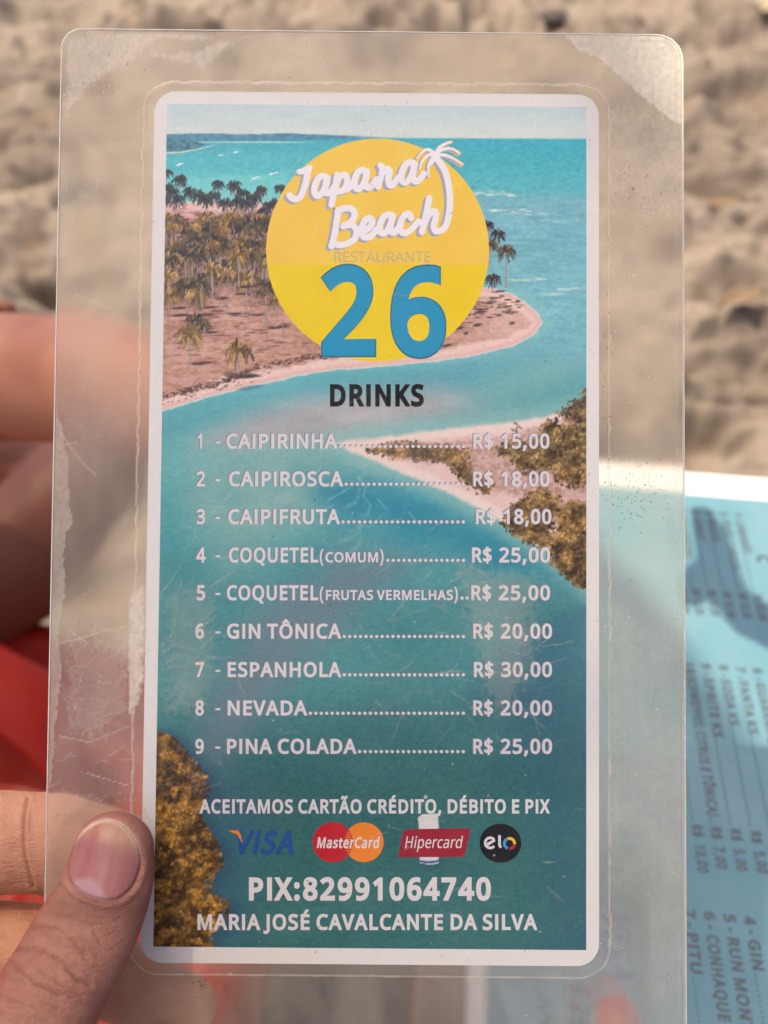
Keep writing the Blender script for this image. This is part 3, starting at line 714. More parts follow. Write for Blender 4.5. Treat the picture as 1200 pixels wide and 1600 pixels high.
    palm(778, 366, 13, MID + DARK, 46, False); palm(791, 392, 17, MID, 58, False); palm(766, 382, 13, MID, 30, False); palm(770, 436, 14, DARK + MID, 20)
    palm(762, 352, 11, DARK, 20, False)
    # the channel
    ch = sstep(500, 610, Y + .02 * (X - 700)) * sstep(1.5, 4, -sd)
    t = sstep(560, 720, Y)
    w = C(92, 160, 176) * (1 - t[..., None]) + C(98, 168, 178) * t[..., None]
    r.mix(w + ((n2 - .5) * 18)[..., None], ch * sstep(575, 640, Y + .12 * (X - 600)) * .9)
    r.mix(C(84, 152, 172), ch * (1 - sstep(8, 40, np.abs(-sd - 20))) * .55)
    bar = poly_sd(X, Y, [(310, 690), (380, 652), (470, 622), (560, 612), (680, 610), (800, 640), (900, 640), (800, 668), (640, 680), (560, 692), (470, 700), (380, 705)])
    r.mix(C(180, 172, 182) + ((n1 - .5) * 30)[..., None], ch * sstep(-34, 34, bar) * .92)
    r.mix(C(112, 172, 184), ch * sstep(700, 860, X) * (1 - sstep(625, 660, Y)) * .8)
    # lower lagoon, deepening towards the bottom
    low = sstep(690, 760, Y + .25 * (X - 400))
    t1, t2 = sstep(760, 1000, Y)[..., None], sstep(1020, 1240, Y)[..., None]
    base = C(84, 158, 172) * (1 - t1) + C(82, 140, 150) * t1
    base = base * (1 - t2) + C(60, 108, 112) * t2
    r.mix(base + ((n2 - .5) * 14)[..., None] + ((n3 - .5) * 22)[..., None], low)
    r.mix(C(142, 176, 176), 1.25 * sstep(-60, 50, poly_sd(X, Y, [(300, 720), (520, 690), (560, 740), (470, 820), (360, 880), (290, 800)])) * .55 * (.6 + .8 * n1))
    deep = poly_sd(X, Y, [(470, 742), (560, 738), (640, 760), (720, 800), (790, 846), (860, 900), (780, 900), (690, 860), (600, 830), (520, 800)])
    r.mix(C(50, 132, 164), sstep(-30, 40, deep + 40 * (n1 - .5)) * .85)
    band = poly_sd(X, Y, [(540, 860), (640, 880), (560, 960), (470, 1030), (400, 1130), (350, 1200), (300, 1190), (330, 1080), (400, 960)])
    r.mix(C(112, 126, 144), sstep(-40, 46, band + 30 * (n3 - .5)) * .72)  # purplish reflection across the card, painted into the water
    r.mix(C(62, 98, 122), .8 * sstep(-60, 60, poly_sd(X, Y, [(840, 960), (930, 930), (930, 1500), (850, 1500), (860, 1320), (800, 1180), (760, 1090)]) + 50 * (n1 - .5)) * .7)
    r.mix(C(58, 98, 136), .55 * sstep(-36, 40, poly_sd(X, Y, [(300, 1180), (350, 1200), (420, 1250), (400, 1330), (400, 1480), (300, 1490), (250, 1200)]) + 30 * (n1 - .5)) * .75)
    r.mix(C(98, 160, 168), (1 - sstep(8, 46, np.abs(X - 262 + .04 * Y))) * sstep(640, 720, Y) * (1 - sstep(980, 1150, Y)) * .35)
    for pts in ([(560, 745), (572, 760), (566, 775), (580, 790), (575, 806)], [(515, 782), (535, 768), (552, 760)], [(500, 800), (520, 790)], [(590, 780), (606, 796)], [(640, 800), (655, 822)]):
        r.stroke([(x + rg.uniform(-3, 3), y) for x, y in pts], 1.2, .8, C(140, 186, 200), .55, 3)
    for k in range(46):                                                     # pale swirls of stirred sand
        x, y = rg.uniform(300, 660), rg.uniform(640, 900)
        a = rg.gauss(-.45, .35)
        q = [(x + math.cos(a + .25 * math.sin(t)) * t * 9 - 20, y + math.sin(a + .3 * math.sin(t)) * t * 9) for t in range(6)]
        r.stroke(q, rg.uniform(1.5, 5), .6, C(150, 184, 186), rg.uniform(.10, .28), 6)
    # sand tongue on the right
    tongue = [(528, 692), (580, 686), (640, 678), (720, 668), (800, 660), (860, 650), (930, 630), (930, 930), (905, 905), (870, 872), (840, 852), (806, 832), (770, 806), (720, 778), (670, 756), (628, 738), (590, 722), (550, 706)]
    td = poly_sd(X, Y, tongue) + 5 * (fbm(X / 16, Y / 10, 51, 3) - .5)
    r.mix(C(150, 190, 194), sstep(-34, -2, td) * .6)
    r.mix(C(226, 206, 208), sstep(-5, 3, td))
    r.mix(C(218, 186, 190), sstep(8, 18, td + 14 * (n1 - .5)) * .8)
    scrub = poly_sd(X, Y, [(576, 702), (610, 692), (700, 690), (790, 682), (870, 660), (925, 640), (925, 880), (860, 810), (830, 780), (770, 772), (740, 752), (712, 730), (650, 718), (610, 712)])
    sm = sstep(-6, 8, scrub + 16 * (fbm(X / 12, Y / 8, 53, 3) - .5))
    r.mix(C(186, 150, 146) + ((fbm(X / 5, Y / 4, 55, 4) - .5) * 90)[..., None], sm * .9)
    r.mix(C(204, 170, 174), sstep(.5, .65, fbm(X / 26, Y / 16, 57, 3)) * sm * .75)

    def leafy(poly, n, cols, size, dark=.35):
        xs = [p[0] for p in poly]; ys = [p[1] for p in poly]
        d0 = poly_sd(X, Y, poly)
        r.mix(C(104, 82, 62) + ((fbm(X / 6, Y / 6, 61, 3) - .5) * 70)[..., None], sstep(-2, 6, d0 + 8 * (fbm(X / 9, Y / 9, 62, 2) - .5)) * .92)
        pts = np.array([(rg.uniform(min(xs) - 4, max(xs) + 4), rg.uniform(min(ys) - 4, max(ys) + 4)) for _ in range(n * 2)])
        ins = poly_sd(pts[:, 0], pts[:, 1], poly)
        lump = fbm(pts[:, 0] / 17, pts[:, 1] / 15, 63, 2)
        lump2 = fbm(pts[:, 0] / 8 + 3, pts[:, 1] / 7, 65, 2)
        for (x, y), d, lp, l2 in zip(pts, ins, lump, lump2):
            if d < -4 or rg.random() > .85: continue
            k = max(0.0, min(1.0, (lp * .55 + l2 * .45 - .34) / .30))
            c = (C(*rg.choice(cols)) * .55 + C(*cols[0]) * .45) * (.42 + .64 * k) * rg.uniform(.86, 1.16)
            if k < .22 and rg.random() < .5: c = C(70, 56, 44)
            r.dab(x, y, size * rg.uniform(.7, 1.3), size * rg.uniform(.45, .8), rg.uniform(0, 3.1), c, .9)
    OL = [(176, 138, 84), (150, 118, 72), (196, 158, 100), (134, 110, 74), (118, 100, 76)]
    GR = [(168, 142, 92), (136, 118, 82), (116, 102, 76), (188, 158, 102)]
    leafy([(576, 704), (620, 692), (680, 694), (740, 706), (700, 724), (650, 716), (610, 714)], 260, [(178, 140, 90), (150, 118, 82), (196, 160, 110)], 2.4)
    leafy([(700, 722), (730, 716), (742, 742), (770, 756), (764, 772), (738, 766), (716, 744)], 150, OL, 2.4)
    leafy([(872, 646), (888, 632), (906, 622), (922, 604), (922, 668), (900, 662), (882, 652)], 190, [(166, 136, 92), (140, 114, 84), (108, 92, 80)], 2.4)
    leafy([(770, 704), (800, 690), (836, 690), (850, 662), (866, 656), (884, 668), (922, 664), (922, 726), (890, 738), (846, 736), (812, 738), (800, 716)], 640, GR, 2.9)
    leafy([(862, 740), (880, 728), (922, 730), (922, 756), (896, 762), (872, 752)], 140, OL, 2.5)
    leafy([(784, 820), (800, 792), (830, 770), (852, 762), (874, 776), (874, 800), (860, 830), (880, 850), (856, 858), (820, 846)], 520, OL, 2.9)
    leafy([(862, 856), (878, 822), (872, 796), (896, 784), (924, 790), (924, 912), (904, 916), (884, 900), (862, 878)], 560, OL, 2.9)
    r.stroke([(807, 668), (808, 690), (811, 700)], 1.0, 1.6, C(96, 84, 74), .85)
    for x, y in ((802, 672), (812, 668), (806, 662)): r.dab(x, y, 5, 2, .5, C(112, 100, 84), .8)
    for x, y in ((820, 740), (832, 744), (846, 740), (764, 742), (716, 734), (650, 720)): r.dab(x, y, 6, 4, 0, C(72, 62, 66), .6)
    # yellow-brown tree at the bottom left, seen from above
    tree = [(238, 1146), (256, 1148), (276, 1160), (298, 1186), (318, 1210), (326, 1232), (312, 1256), (308, 1272), (318, 1290), (328, 1308), (342, 1326), (346, 1350), (330, 1370), (324, 1392),
            (336, 1404), (354, 1410), (352, 1426), (340, 1446), (326, 1456), (334, 1492), (238, 1492)]
    r.mix(C(48, 78, 112), sstep(-26, 0, poly_sd(X, Y, [(x + 8, y + 6) for x, y in tree]) + 12 * (n1 - .5)) * .55)
    leafy(tree, 2600, [(188, 138, 66), (156, 114, 58), (206, 158, 86), (122, 94, 56), (100, 78, 54)], 3.0)
    for k in range(60):
        x, y = rg.gauss(302, 12), rg.gauss(1216, 14)
        r.dab(x, y, 2.4, 1.6, rg.uniform(0, 3), C(110, 86, 100), .5)
    # little white boat under the payment marks
    b = poly_sd(X, Y, [(653, 1277), (660, 1272), (684, 1271), (686, 1300), (685, 1349), (671, 1351), (656, 1348), (655, 1300)])
    r.mix(C(52, 92, 106), sstep(-5, 2, poly_sd(X, Y, [(653, 1340), (690, 1330), (690, 1356), (672, 1360), (655, 1354)])) * .7)
    r.mix(C(206, 206, 214), sstep(-.8, .8, b))
    r.mix(C(54, 92, 150), (1 - sstep(1.2, 2.4, np.abs(Y - 1347 + .01 * (X - 670) ** 2))) * sstep(-1, 1, b))
    r.dab(665, 1245, 3.0, 3.0, 0, C(190, 196, 206), .95)
    for k in range(70):
        r.dab(rg.uniform(560, 880), rg.uniform(1060, 1240), rg.uniform(.7, 1.6), rg.uniform(.6, 1.2), 0, C(110, 158, 168), .45)
    # grain of a cheap colour print
    r.c += ((noise(X / 1.6, Y / 1.6, 71) - .5) * 9 + (fbm(X / 3, Y / 3, 73, 2) - .5) * 8)[..., None]
    return np.clip(r.c, 0, 255)


# ------------------------------------------------------------------ materials used by both menus
M_PAPER = plain('paper_white', (0.77, 0.745, 0.735), 0.6, 0.3, 0.03, 500.0)
M_PRINT = painted('printed_picture', 0.55, 0.3)
M_WHITE_INK = plain('white_lettering', (0.70, 0.68, 0.70), 0.6, 0.3, 0.05, 900.0)
M_MAUVE_INK = plain('mauve_lettering_edge', lin((132, 122, 146)), 0.6, 0.3)
M_BLACK_INK = plain('black_lettering', (0.006, 0.006, 0.007), 0.8, 0.1)
M_GREY_INK = plain('grey_lettering', (0.06, 0.075, 0.085), 0.6, 0.3)
M_BLUE_INK = plain('blue_numeral', lin((0, 146, 190)), 0.55, 0.3, 0.06, 700.0)
M_NAVY_INK = plain('navy_mark', lin((10, 78, 146)), 0.55, 0.3)
M_ORANGE_INK = plain('orange_mark', lin((236, 132, 28)), 0.55, 0.3)
M_RED_INK = plain('red_mark', lin((190, 14, 34)), 0.55, 0.3)
M_CRIMSON_INK = plain('crimson_mark', lin((152, 10, 38)), 0.55, 0.3)
M_YELLOW_INK = plain('yellow_mark', lin((240, 190, 50)), 0.55, 0.3)
M_SKY_INK = plain('light_blue_mark', lin((60, 150, 220)), 0.55, 0.3)
M_INK_OUTLINE = plain('numeral_outline', lin((18, 112, 132)), 0.55, 0.3)


def film_material(name, rough=0.16, gloss=0.05, blur=0.0, tint=(0.975, 0.955, 0.91), veil=(0.93, 0.84, 0.67)):
    """Clear plastic film: see-through, clouded by the mesh's 'haze', glossy at the surface."""
    m, nt, p, out = nodes(name)
    nt.nodes.remove(p)
    at_ = N(nt, 'ShaderNodeAttribute', attribute_name='haze')
    tr = N(nt, 'ShaderNodeBsdfTransparent')
    tr.inputs['Color'].default_value = tint + (1,)
    clear = tr
    if blur > 0:
        rf = N(nt, 'ShaderNodeBsdfRefraction', distribution='GGX', i_Roughness=blur, i_IOR=1.10)
        rf.inputs['Color'].default_value = tint + (1,)
        mb = N(nt, 'ShaderNodeMixShader')
        mb.inputs[0].default_value = 0.72
        nt.links.new(tr.outputs[0], mb.inputs[1]); nt.links.new(rf.outputs[0], mb.inputs[2])
        clear = mb
    di = N(nt, 'ShaderNodeBsdfDiffuse'); di.inputs['Color'].default_value = veil + (1,)
    tl = N(nt, 'ShaderNodeBsdfTranslucent'); tl.inputs['Color'].default_value = veil + (1,)
    mv = N(nt, 'ShaderNodeMixShader'); mv.inputs[0].default_value = 0.40
    nt.links.new(di.outputs[0], mv.inputs[1]); nt.links.new(tl.outputs[0], mv.inputs[2])
    mh = N(nt, 'ShaderNodeMixShader')
    nt.links.new(at_.outputs['Fac'], mh.inputs[0])
    nt.links.new(clear.outputs[0], mh.inputs[1]); nt.links.new(mv.outputs[0], mh.inputs[2])
    gl = N(nt, 'ShaderNodeBsdfGlossy', i_Roughness=rough)
    # Schlick reflectance, the same from either side of the thin sheet
    ge = N(nt, 'ShaderNodeNewGeometry')
    dt = N(nt, 'ShaderNodeVectorMath', operation='DOT_PRODUCT')
    nt.links.new(ge.outputs['Normal'], dt.inputs[0]); nt.links.new(ge.outputs['Incoming'], dt.inputs[1])
    ab = N(nt, 'ShaderNodeMath', operation='ABSOLUTE'); nt.links.new(dt.outputs['Value'], ab.inputs[0])
    om = N(nt, 'ShaderNodeMath', operation='SUBTRACT'); om.inputs[0].default_value = 1.0; nt.links.new(ab.outputs[0], om.inputs[1])
    pw = N(nt, 'ShaderNodeMath', operation='POWER'); pw.inputs[1].default_value = 5.0; nt.links.new(om.outputs[0], pw.inputs[0])
    mul = N(nt, 'ShaderNodeMath', operation='MULTIPLY_ADD'); mul.inputs[1].default_value = 1.0 - gloss; mul.inputs[2].default_value = gloss
    nt.links.new(pw.outputs[0], mul.inputs[0])
    mg = N(nt, 'ShaderNodeMixShader')
    nt.links.new(mul.outputs[0], mg.inputs[0])
    nt.links.new(mh.outputs[0], mg.inputs[1]); nt.links.new(gl.outputs[0], mg.inputs[2])
    nt.links.new(mg.outputs[0], out.inputs['Surface'])
    return m


M_FILM = film_material('clear_laminate', 0.13, 0.020)
M_BACK_FILM = film_material('clear_laminate_back', 0.3, 0.02, blur=0.24)
M_TABLE_FILM = film_material('glossy_laminate', 0.04, 0.10)
M_EDGE = plain('laminate_edge', (0.72, 0.66, 0.55), 0.35, 0.5, 0.2, 300.0)

# ------------------------------------------------------------------ the menu held in front of the camera
ROLL, TILT = R(0.45), R(1.8)
_up = UPV * math.cos(TILT) + FWD * math.sin(TILT)
_ex = RGT * math.cos(ROLL) - _up * math.sin(ROLL)
_ey = _up * math.cos(ROLL) + RGT * math.sin(ROLL)
CARD = Sheet(at(585, 825, 0.195), _ex, _ey)
T = CARD.T
menu = tag(empty('laminated_menu', CARD.mat), 'laminated drinks menu with a white border and a beach picture, held up by the thumb', 'menu')
MM = 0.001

# local rectangles in metres
pL = 0.5 * (T(256, 165).x + T(245, 1481).x); pR = 0.5 * (T(915, 166).x + T(917, 1482).x)
pT = 0.5 * (T(256, 164).y + T(915, 166).y); pB = 0.5 * (T(245, 1481).y + T(917, 1482).y)
cL = 0.5 * (T(237, 400).x + T(222, 1300).x); cR = T(936, 800).x
cT = T(585, 145).y; cB = T(585, 1507).y
fL = 0.5 * (T(97, 200).x + T(73, 1200).x); fR = T(1069, 800).x
fT = T(585, 51).y; fB = T(585, 1692).y

# paper card
ol = round_rect(cL, cR, cB, cT, (5.2 * MM,) * 4)
v, f = slab(ol, -0.06 * MM, 0.06 * MM)
paper = link('paper_card', mesh('paper_card', v, f), M_PAPER, menu)

# printed picture: a fine sheet whose colours are the print
n_, m_ = 880, 450
gx, gy = np.meshgrid(np.linspace(pL, pR, m_), np.linspace(pT, pB, n_))
PX, PY = CARD.pixels(gx, gy, 0.0)
me, _ = grid_mesh('beach_picture', np.stack([gx, gy, np.full_like(gx, 0.09 * MM)], -1), n_, m_)
BP = lin(paint_beach(PX, PY))
set_color(me, np.clip(BP * np.array((1.12, 1.12, 1.03)) - 0.022, 0.003, 0.9).reshape(-1, 3))
link('beach_picture', me, M_PRINT, paper)

# round logo: disc, script lettering with its grey shadow and the little palm
LZ = 3.158
SCRIPT = [[(213, 214), (238, 212), (262, 198)], [(256, 204), (244, 262), (232, 306), (216, 340), (194, 352), (174, 346), (163, 334)],
          [(346, 246), (326, 238), (304, 250), (288, 286), (286, 318), (300, 336), (322, 322), (340, 290), (350, 248)], [(346, 256), (338, 300), (346, 322), (362, 318), (388, 286)],
          [(398, 232), (388, 300), (378, 340), (370, 380)], [(396, 268), (412, 240), (432, 232), (446, 248), (444, 282), (428, 308), (402, 314)], [(430, 306), (452, 300), (474, 272)],
          [(542, 216), (520, 208), (498, 222), (484, 256), (486, 290), (502, 302), (522, 286), (538, 252), (546, 216)], [(542, 226), (536, 272), (548, 294), (566, 288), (592, 254)],
          [(612, 186), (622, 204), (612, 246), (600, 290)], [(612, 240), (630, 212), (650, 204), (656, 220), (650, 254), (656, 280), (672, 280), (700, 244)],
          [(780, 178), (756, 170), (732, 186), (716, 224), (716, 256), (732, 270), (752, 256), (770, 222), (782, 180)], [(776, 192), (770, 238), (780, 262), (798, 260), (826, 226)],
          [(404, 404), (394, 470), (384, 530), (370, 584)], [(400, 412), (440, 396), (474, 404), (484, 430), (468, 462), (430, 484)], [(428, 486), (466, 478), (492, 502), (486, 544), (450, 570), (408, 578), (384, 570)],
          [(524, 512), (554, 494), (572, 466), (560, 446), (536, 456), (518, 494), (520, 528), (542, 542), (566, 532), (596, 498)],
          [(668, 434), (648, 428), (624, 444), (608, 480), (612, 514), (630, 520), (650, 500), (664, 464), (672, 434)], [(668, 446), (660, 492), (670, 516), (688, 510), (712, 476)],
          [(762, 444), (750, 424), (728, 434), (710, 468), (710, 504), (728, 520), (754, 508), (800, 462)],
          [(852, 348), (838, 420), (826, 470), (816, 514)], [(824, 482), (842, 440), (866, 414), (884, 418), (884, 446), (874, 482), (882, 508), (904, 508), (928, 492), (944, 452), (954, 380), (950, 300), (934, 226), (912, 182), (888, 150)]]
FRONDS = [[(884, 132), (902, 100), (930, 80), (960, 70)], [(884, 130), (920, 106), (964, 104), (1002, 126)], [(886, 134), (926, 134), (968, 150), (1016, 180)],
          [(880, 130), (852, 108), (822, 116), (792, 150)], [(880, 134), (850, 134), (818, 164), (806, 204)], [(880, 138), (858, 168), (848, 200), (850, 242)], [(884, 136), (876, 160), (862, 184)]]


def spline(pts, k=6):
    out = []
    for i in range(len(pts) - 1):
        p0, p1, p2, p3 = pts[max(i - 1, 0)], pts[i], pts[i + 1], pts[min(i + 2, len(pts) - 1)]
        for s in range(k):
            t = s / k
            out.append(tuple(0.5 * (2 * p1[d] + (p2[d] - p0[d]) * t + (2 * p0[d] - 5 * p1[d] + 4 * p2[d] - p3[d]) * t * t + (3 * p1[d] - p0[d] - 3 * p2[d] + p3[d]) * t ** 3) for d in range(len(p1))))
    out.append(pts[-1])
    return out


lx0, lx1 = T(412, 390).x, T(768, 390).x
ly0, ly1 = T(590, 212).y, T(590, 570).y
n2_, m2_ = 470, 470
hx, hy = np.meshgrid(np.linspace(lx0, lx1, m2_), np.linspace(ly0, ly1, n2_))
QX, QY = CARD.pixels(hx, hy, 0.0)
LR = Raster(QX, QY)
disc = 174.0 - np.hypot(QX - 590, QY - 391)
half = sstep(413.5, 414.5, QY)[..., None]
LR.c[:] = np.array((244., 202., 74.)) * (1 - half) + np.array((238., 206., 0.)) * half
LR.c += ((fbm(QX / 40, QY / 40, 81, 4) - .5) * 12)[..., None]
lcov = disc.copy()


def brush(paths, dx, dy, width, col, cover=True, taper=False):
    global lcov
    for p in paths:
        q = [((x + dx) / LZ + 400, (y + dy) / LZ + 200) for x, y in spline(p)]
        LR.stroke(q, width, width * (.35 if taper else 1.0), np.array(col, dtype=float), 1.0, .9)
        if cover:
            lcov = np.maximum(lcov, width * .8 - poly_line_dist(QX, QY, q))


for s in range(5):
    brush(SCRIPT, -3.0 * s, 2.0 * s + 2, 4.7, (166, 166, 186))
    brush(FRONDS, -2.6 * s, 1.6 * s, 3.0, (166, 166, 186), taper=True)
brush(SCRIPT, 3, 0, 4.9, (240, 236, 242))
brush(FRONDS, 2, 0, 3.2, (240, 236, 242), taper=True)
mask = ((lcov[:-1, :-1] + lcov[1:, 1:] + lcov[1:, :-1] + lcov[:-1, 1:]) / 4) > 0
me, used = grid_mesh('logo', np.stack([hx, hy, np.full_like(hx, 0.105 * MM)], -1), n2_, m2_, mask)
set_color(me, np.clip(lin(LR.c.reshape(-1, 3)[used]), 0, .9))
logo = link('logo', me, M_PRINT, paper)

H1, H2, H3, H4 = 0.118 * MM, 0.130 * MM, 0.142 * MM, 0.154 * MM
k = Ink(T, H1)
k.text('RESTAURANTE', 520, 674, 409.5, 16.5, bold=-3)
k.build('faint_lettering', plain('faded_lettering', lin((188, 178, 140)), 0.55, 0.3), paper)
k = Ink(T, H1)
k.text('2', 500.5, 590, 551, 130, bold=32, mi=1); k.text('6', 607, 699, 552, 130, bold=32, mi=1)
k.text('2', 502, 588.5, 549.5, 127, bold=28, h=H2); k.text('6', 608.5, 697.5, 550.5, 127, bold=28, h=H2)
k.build('numeral', [M_BLUE_INK, M_INK_OUTLINE], paper)
k = Ink(T, H1)
k.text('DRINKS', 514, 662, 633, 30.5, bold=42)
k.build('heading', M_BLACK_INK, paper)

ROWS = [('1', 308, 'CAIPIRINHA', 353, 526, None, 0, '15,00', 738, 859, 700), ('2', 307, 'CAIPIROSCA', 357, 535, None, 0, '18,00', 738, 859, 759),
        ('3', 307, 'CAIPIFRUTA', 356, 530, None, 0, '18,00', 742, 862, 818), ('4', 307, 'COQUETEL', 357, 497, '(COMUM)', 600, '25,00', 736, 860, 878),
        ('5', 307, 'COQUETEL', 354, 497, '(FRUTAS VERMELHAS)', 716, '25,00', 735, 860, 937), ('6', 305, 'GIN TÔNICA', 354, 532, None, 0, '20,00', 738, 863, 997),
        ('7', 305, 'ESPANHOLA', 354, 532, None, 0, '30,00', 739, 863, 1057), ('8', 305, 'NEVADA', 354, 479, None, 0, '20,00', 738, 863, 1117),
        ('9', 305, 'PINA COLADA', 353, 556, None, 0, '25,00', 738, 863, 1177)]
pr = Ink(T, H2)
for dx, dy, mi, hh in ((-1.5, -1.0, 1, H1), (0, 0, 0, H2)):
    for num, xn, name, x0, x1, extra, xe, price, q0, q1, yb in ROWS:
        X = lambda a: a + dx
        Y = yb + dy
        pr.text(num, X(xn), X(xn + (14 if num != '1' else 11)), Y, 21.5, bold=28, mi=mi, h=hh)
        pr.text('-', X(336), X(345), Y - 1, 21, bold=12, mi=mi, h=hh)
        pr.text(name, X(x0), X(x1), Y, 21.5, bold=28, mi=mi, h=hh)
        end = x1
        if extra:
            pr.text('(', X(x1 + 2), X(x1 + 9), Y + 1, 21, bold=10, mi=mi, h=hh)
            pr.text(extra[1:-1], X(x1 + 11), X(xe - 8), Y, 14.5, bold=26, mi=mi, h=hh)
            pr.text(')', X(xe - 7), X(xe), Y + 1, 21, bold=10, mi=mi, h=hh)
            end = xe
        pr.text('R$', X(q0), X(q0 + 33), Y, 21.5, bold=28, mi=mi, h=hh)
        pr.text(price, X(q0 + 44), X(q1), Y, 21.5, bold=28, mi=mi, h=hh)
        pr.h = hh
        stop = 727 if num != '5' else 733
        pr.dots(X(end + 6), X(stop - 3), Y - 2.5, 2.75, 8.6 if num != '5' else 6.0, mi)
pr.build('price_list', [M_WHITE_INK, M_MAUVE_INK], paper)

k = Ink(T, H2)
k.text('ACEITAMOS CARTÃO CRÉDITO, DÉBITO E PIX', 313, 858, 1270, 20, bold=34)
k.text('PIX:82991064740', 387, 767, 1405, 32, bold=40)
k.text('MARIA JOSÉ CAVALCANTE DA SILVA', 307, 838, 1452, 22.5, bold=33)
k.build('payment_lettering', M_WHITE_INK, paper)

# payment marks
k = Ink(T, H1)
k.text('VISA', 366, 457, 1333, 33, bold=38, shear=.20)
k.poly([(356, 1297.5), (372, 1297.5), (376, 1303), (379, 1318), (371, 1304)], 1, H2)
k.build('payment_mark', [M_NAVY_INK, M_ORANGE_INK], paper)
k = Ink(T, H1)
circ = lambda cx, cy, r, n=48: [(cx + r * math.cos(2 * math.pi * i / n), cy + r * math.sin(2 * math.pi * i / n)) for i in range(n)]
k.poly(circ(568.5, 1316, 31), 1)
k.poly(circ(520, 1316, 31.5), 0, H2)
for i in range(11):
    y = 1297 + i * 3.6
    x1 = 520 + math.sqrt(max(0, 31.5 ** 2 - (y - 1316) ** 2)) - .6
    x0 = 568.5 - math.sqrt(max(0, 31 ** 2 - (y - 1316) ** 2)) + 1
    if x1 - x0 > 2: k.poly([(x0, y - .8), (x1, y - .8), (x1, y + .8), (x0, y + .8)], 1, H3)
k.text('MasterCard', 494, 592, 1324.5, 15.5, bold=30, shear=.14, mi=2, h=H4)
k.build('payment_mark', [M_RED_INK, M_ORANGE_INK, M_WHITE_INK], paper)
k = Ink(T, H1)
k.poly([(622, 1339.5), (629, 1303), (632, 1297.5), (638, 1295.5), (735, 1294), (727.5, 1332), (724, 1337.5), (719, 1339)], 0)
k.text('Hipercard', 631, 722, 1325, 18, bold=4, shear=.16, mi=1, h=H2)
k.build('payment_mark', [M_CRIMSON_INK, M_WHITE_INK], paper)
k = Ink(T, H1)
k.poly([(782 + 32.5 * math.cos(a), 1317.5 + 30.5 * math.sin(a)) for a in [2 * math.pi * i / 48 for i in range(48)]], 0)


def ribbon(ink, pts, w, mi, h):
    L_, R_ = [], []
    for i, p in enumerate(pts):
        a, b = pts[max(i - 1, 0)], pts[min(i + 1, len(pts) - 1)]
        d = Vector((b[0] - a[0], b[1] - a[1])).normalized()
        L_.append((p[0] - d.y * w, p[1] + d.x * w)); R_.append((p[0] + d.y * w, p[1] - d.x * w))
    P = L_ + R_
    n = len(pts)
    fs = []
    for i in range(n - 1):
        fs += [(i, i + 1, n + i + 1), (i, n + i + 1, n + i)]
    ink.tris(P, fs, mi, h)


arc = lambda cx, cy, r, a0, a1, n=14: [(cx + r * math.cos(R(a0 + (a1 - a0) * i / n)), cy + r * math.sin(R(a0 + (a1 - a0) * i / n))) for i in range(n + 1)]
ribbon(k, arc(766, 1317, 8.0, 330, 40)[::-1] + [(759, 1320)], 2.0, 1, H2)
ribbon(k, [(760, 1322), (772, 1313.5)], 1.6, 1, H3)
ribbon(k, [(780.5, 1305), (780.5, 1321), (783, 1324.5)], 2.1, 1, H2)
ribbon(k, arc(796, 1318, 8.0, 110, 245), 2.2, 2, H2)
ribbon(k, arc(796, 1318, 8.0, 250, 368), 2.2, 3, H2)
ribbon(k, arc(796, 1318, 8.0, 18, 92), 2.2, 4, H2)
k.build('payment_mark', [M_BLACK_INK, M_WHITE_INK, M_SKY_INK, M_YELLOW_INK, M_RED_INK], paper)

# ---- the plastic pouch: front film with cloudy, scratched and unsealed areas and painted-in glare, back film and sealed edge
FR = (5.0 * MM, 6.5 * MM, 6.5 * MM, 5.0 * MM)
st = 0.36 * MM
m3, n3 = int((fR - fL) / st) + 1, int((fT - fB) / st) + 1
kx, ky = np.meshgrid(np.linspace(fL, fR, m3), np.linspace(fT, fB, n3))


def rr_sd(x, y, x0, x1, y0, y1, r):
    cx, cy = (x0 + x1) / 2, (y0 + y1) / 2
    dx, dy = np.abs(x - cx) - (x1 - x0) / 2 + r, np.abs(y - cy) - (y1 - y0) / 2 + r
    return r - np.hypot(np.maximum(dx, 0), np.maximum(dy, 0)) - np.minimum(np.maximum(dx, dy), 0)


EX, EY = CARD.pixels(kx, ky, 0.0)
edge = rr_sd(kx, ky, fL, fR, fB, fT, 5.6 * MM)
seam = rr_sd(kx, ky, cL - 2.5 * MM, cR + 2.4 * MM, cB - 2.6 * MM, cT + 2.2 * MM, 7.0 * MM) + (fbm(EX / 16, EY / 16, 91, 3) - .5) * 0.5 * MM
on_card = rr_sd(kx, ky, cL, cR, cB, cT, 5 * MM)
hz = Raster(EX, EY, 1)
V1 = lambda v: np.array([float(v)])
cloud = fbm(EX / 70, EY / 90, 92, 4); fine = fbm(EX / 5, EY / 7, 93, 3); vert = fbm(EX / 10, EY / 160, 94, 3); speck = noise(EX / 2.2, EY / 2.2, 95)
outside = sstep(0.1 * MM, -0.1 * MM, seam)
base = 0.185 + 0.24 * (cloud - .42) + 0.045 * (fine - .5) + 0.05 * (vert - .5) + .05 * (speck - .5)
hz.c[..., 0] = base
hz.c[..., 0] += 0.10 * sstep(700, 1250, EY) * sstep(930, 960, EX) - .05 * sstep(1480, 1520, EY)
hz.c[..., 0] += 0.10 * sstep(420, 120, EY) * (EX > 930) * outside
gap = sstep(-.15 * MM, .15 * MM, seam) * sstep(.2 * MM, -.1 * MM, on_card)          # unsealed channel round the paper
hz.mix(V1(.24), gap * .6)
card = sstep(-.1 * MM, .1 * MM, on_card)
film_card = 0.012 + .034 * (cloud - .4) + .024 * (fine - .5) + .024 * sstep(420, 150, EY)
hz.c[..., 0] = hz.c[..., 0] * (1 - card) + np.clip(film_card, 0, 1) * card
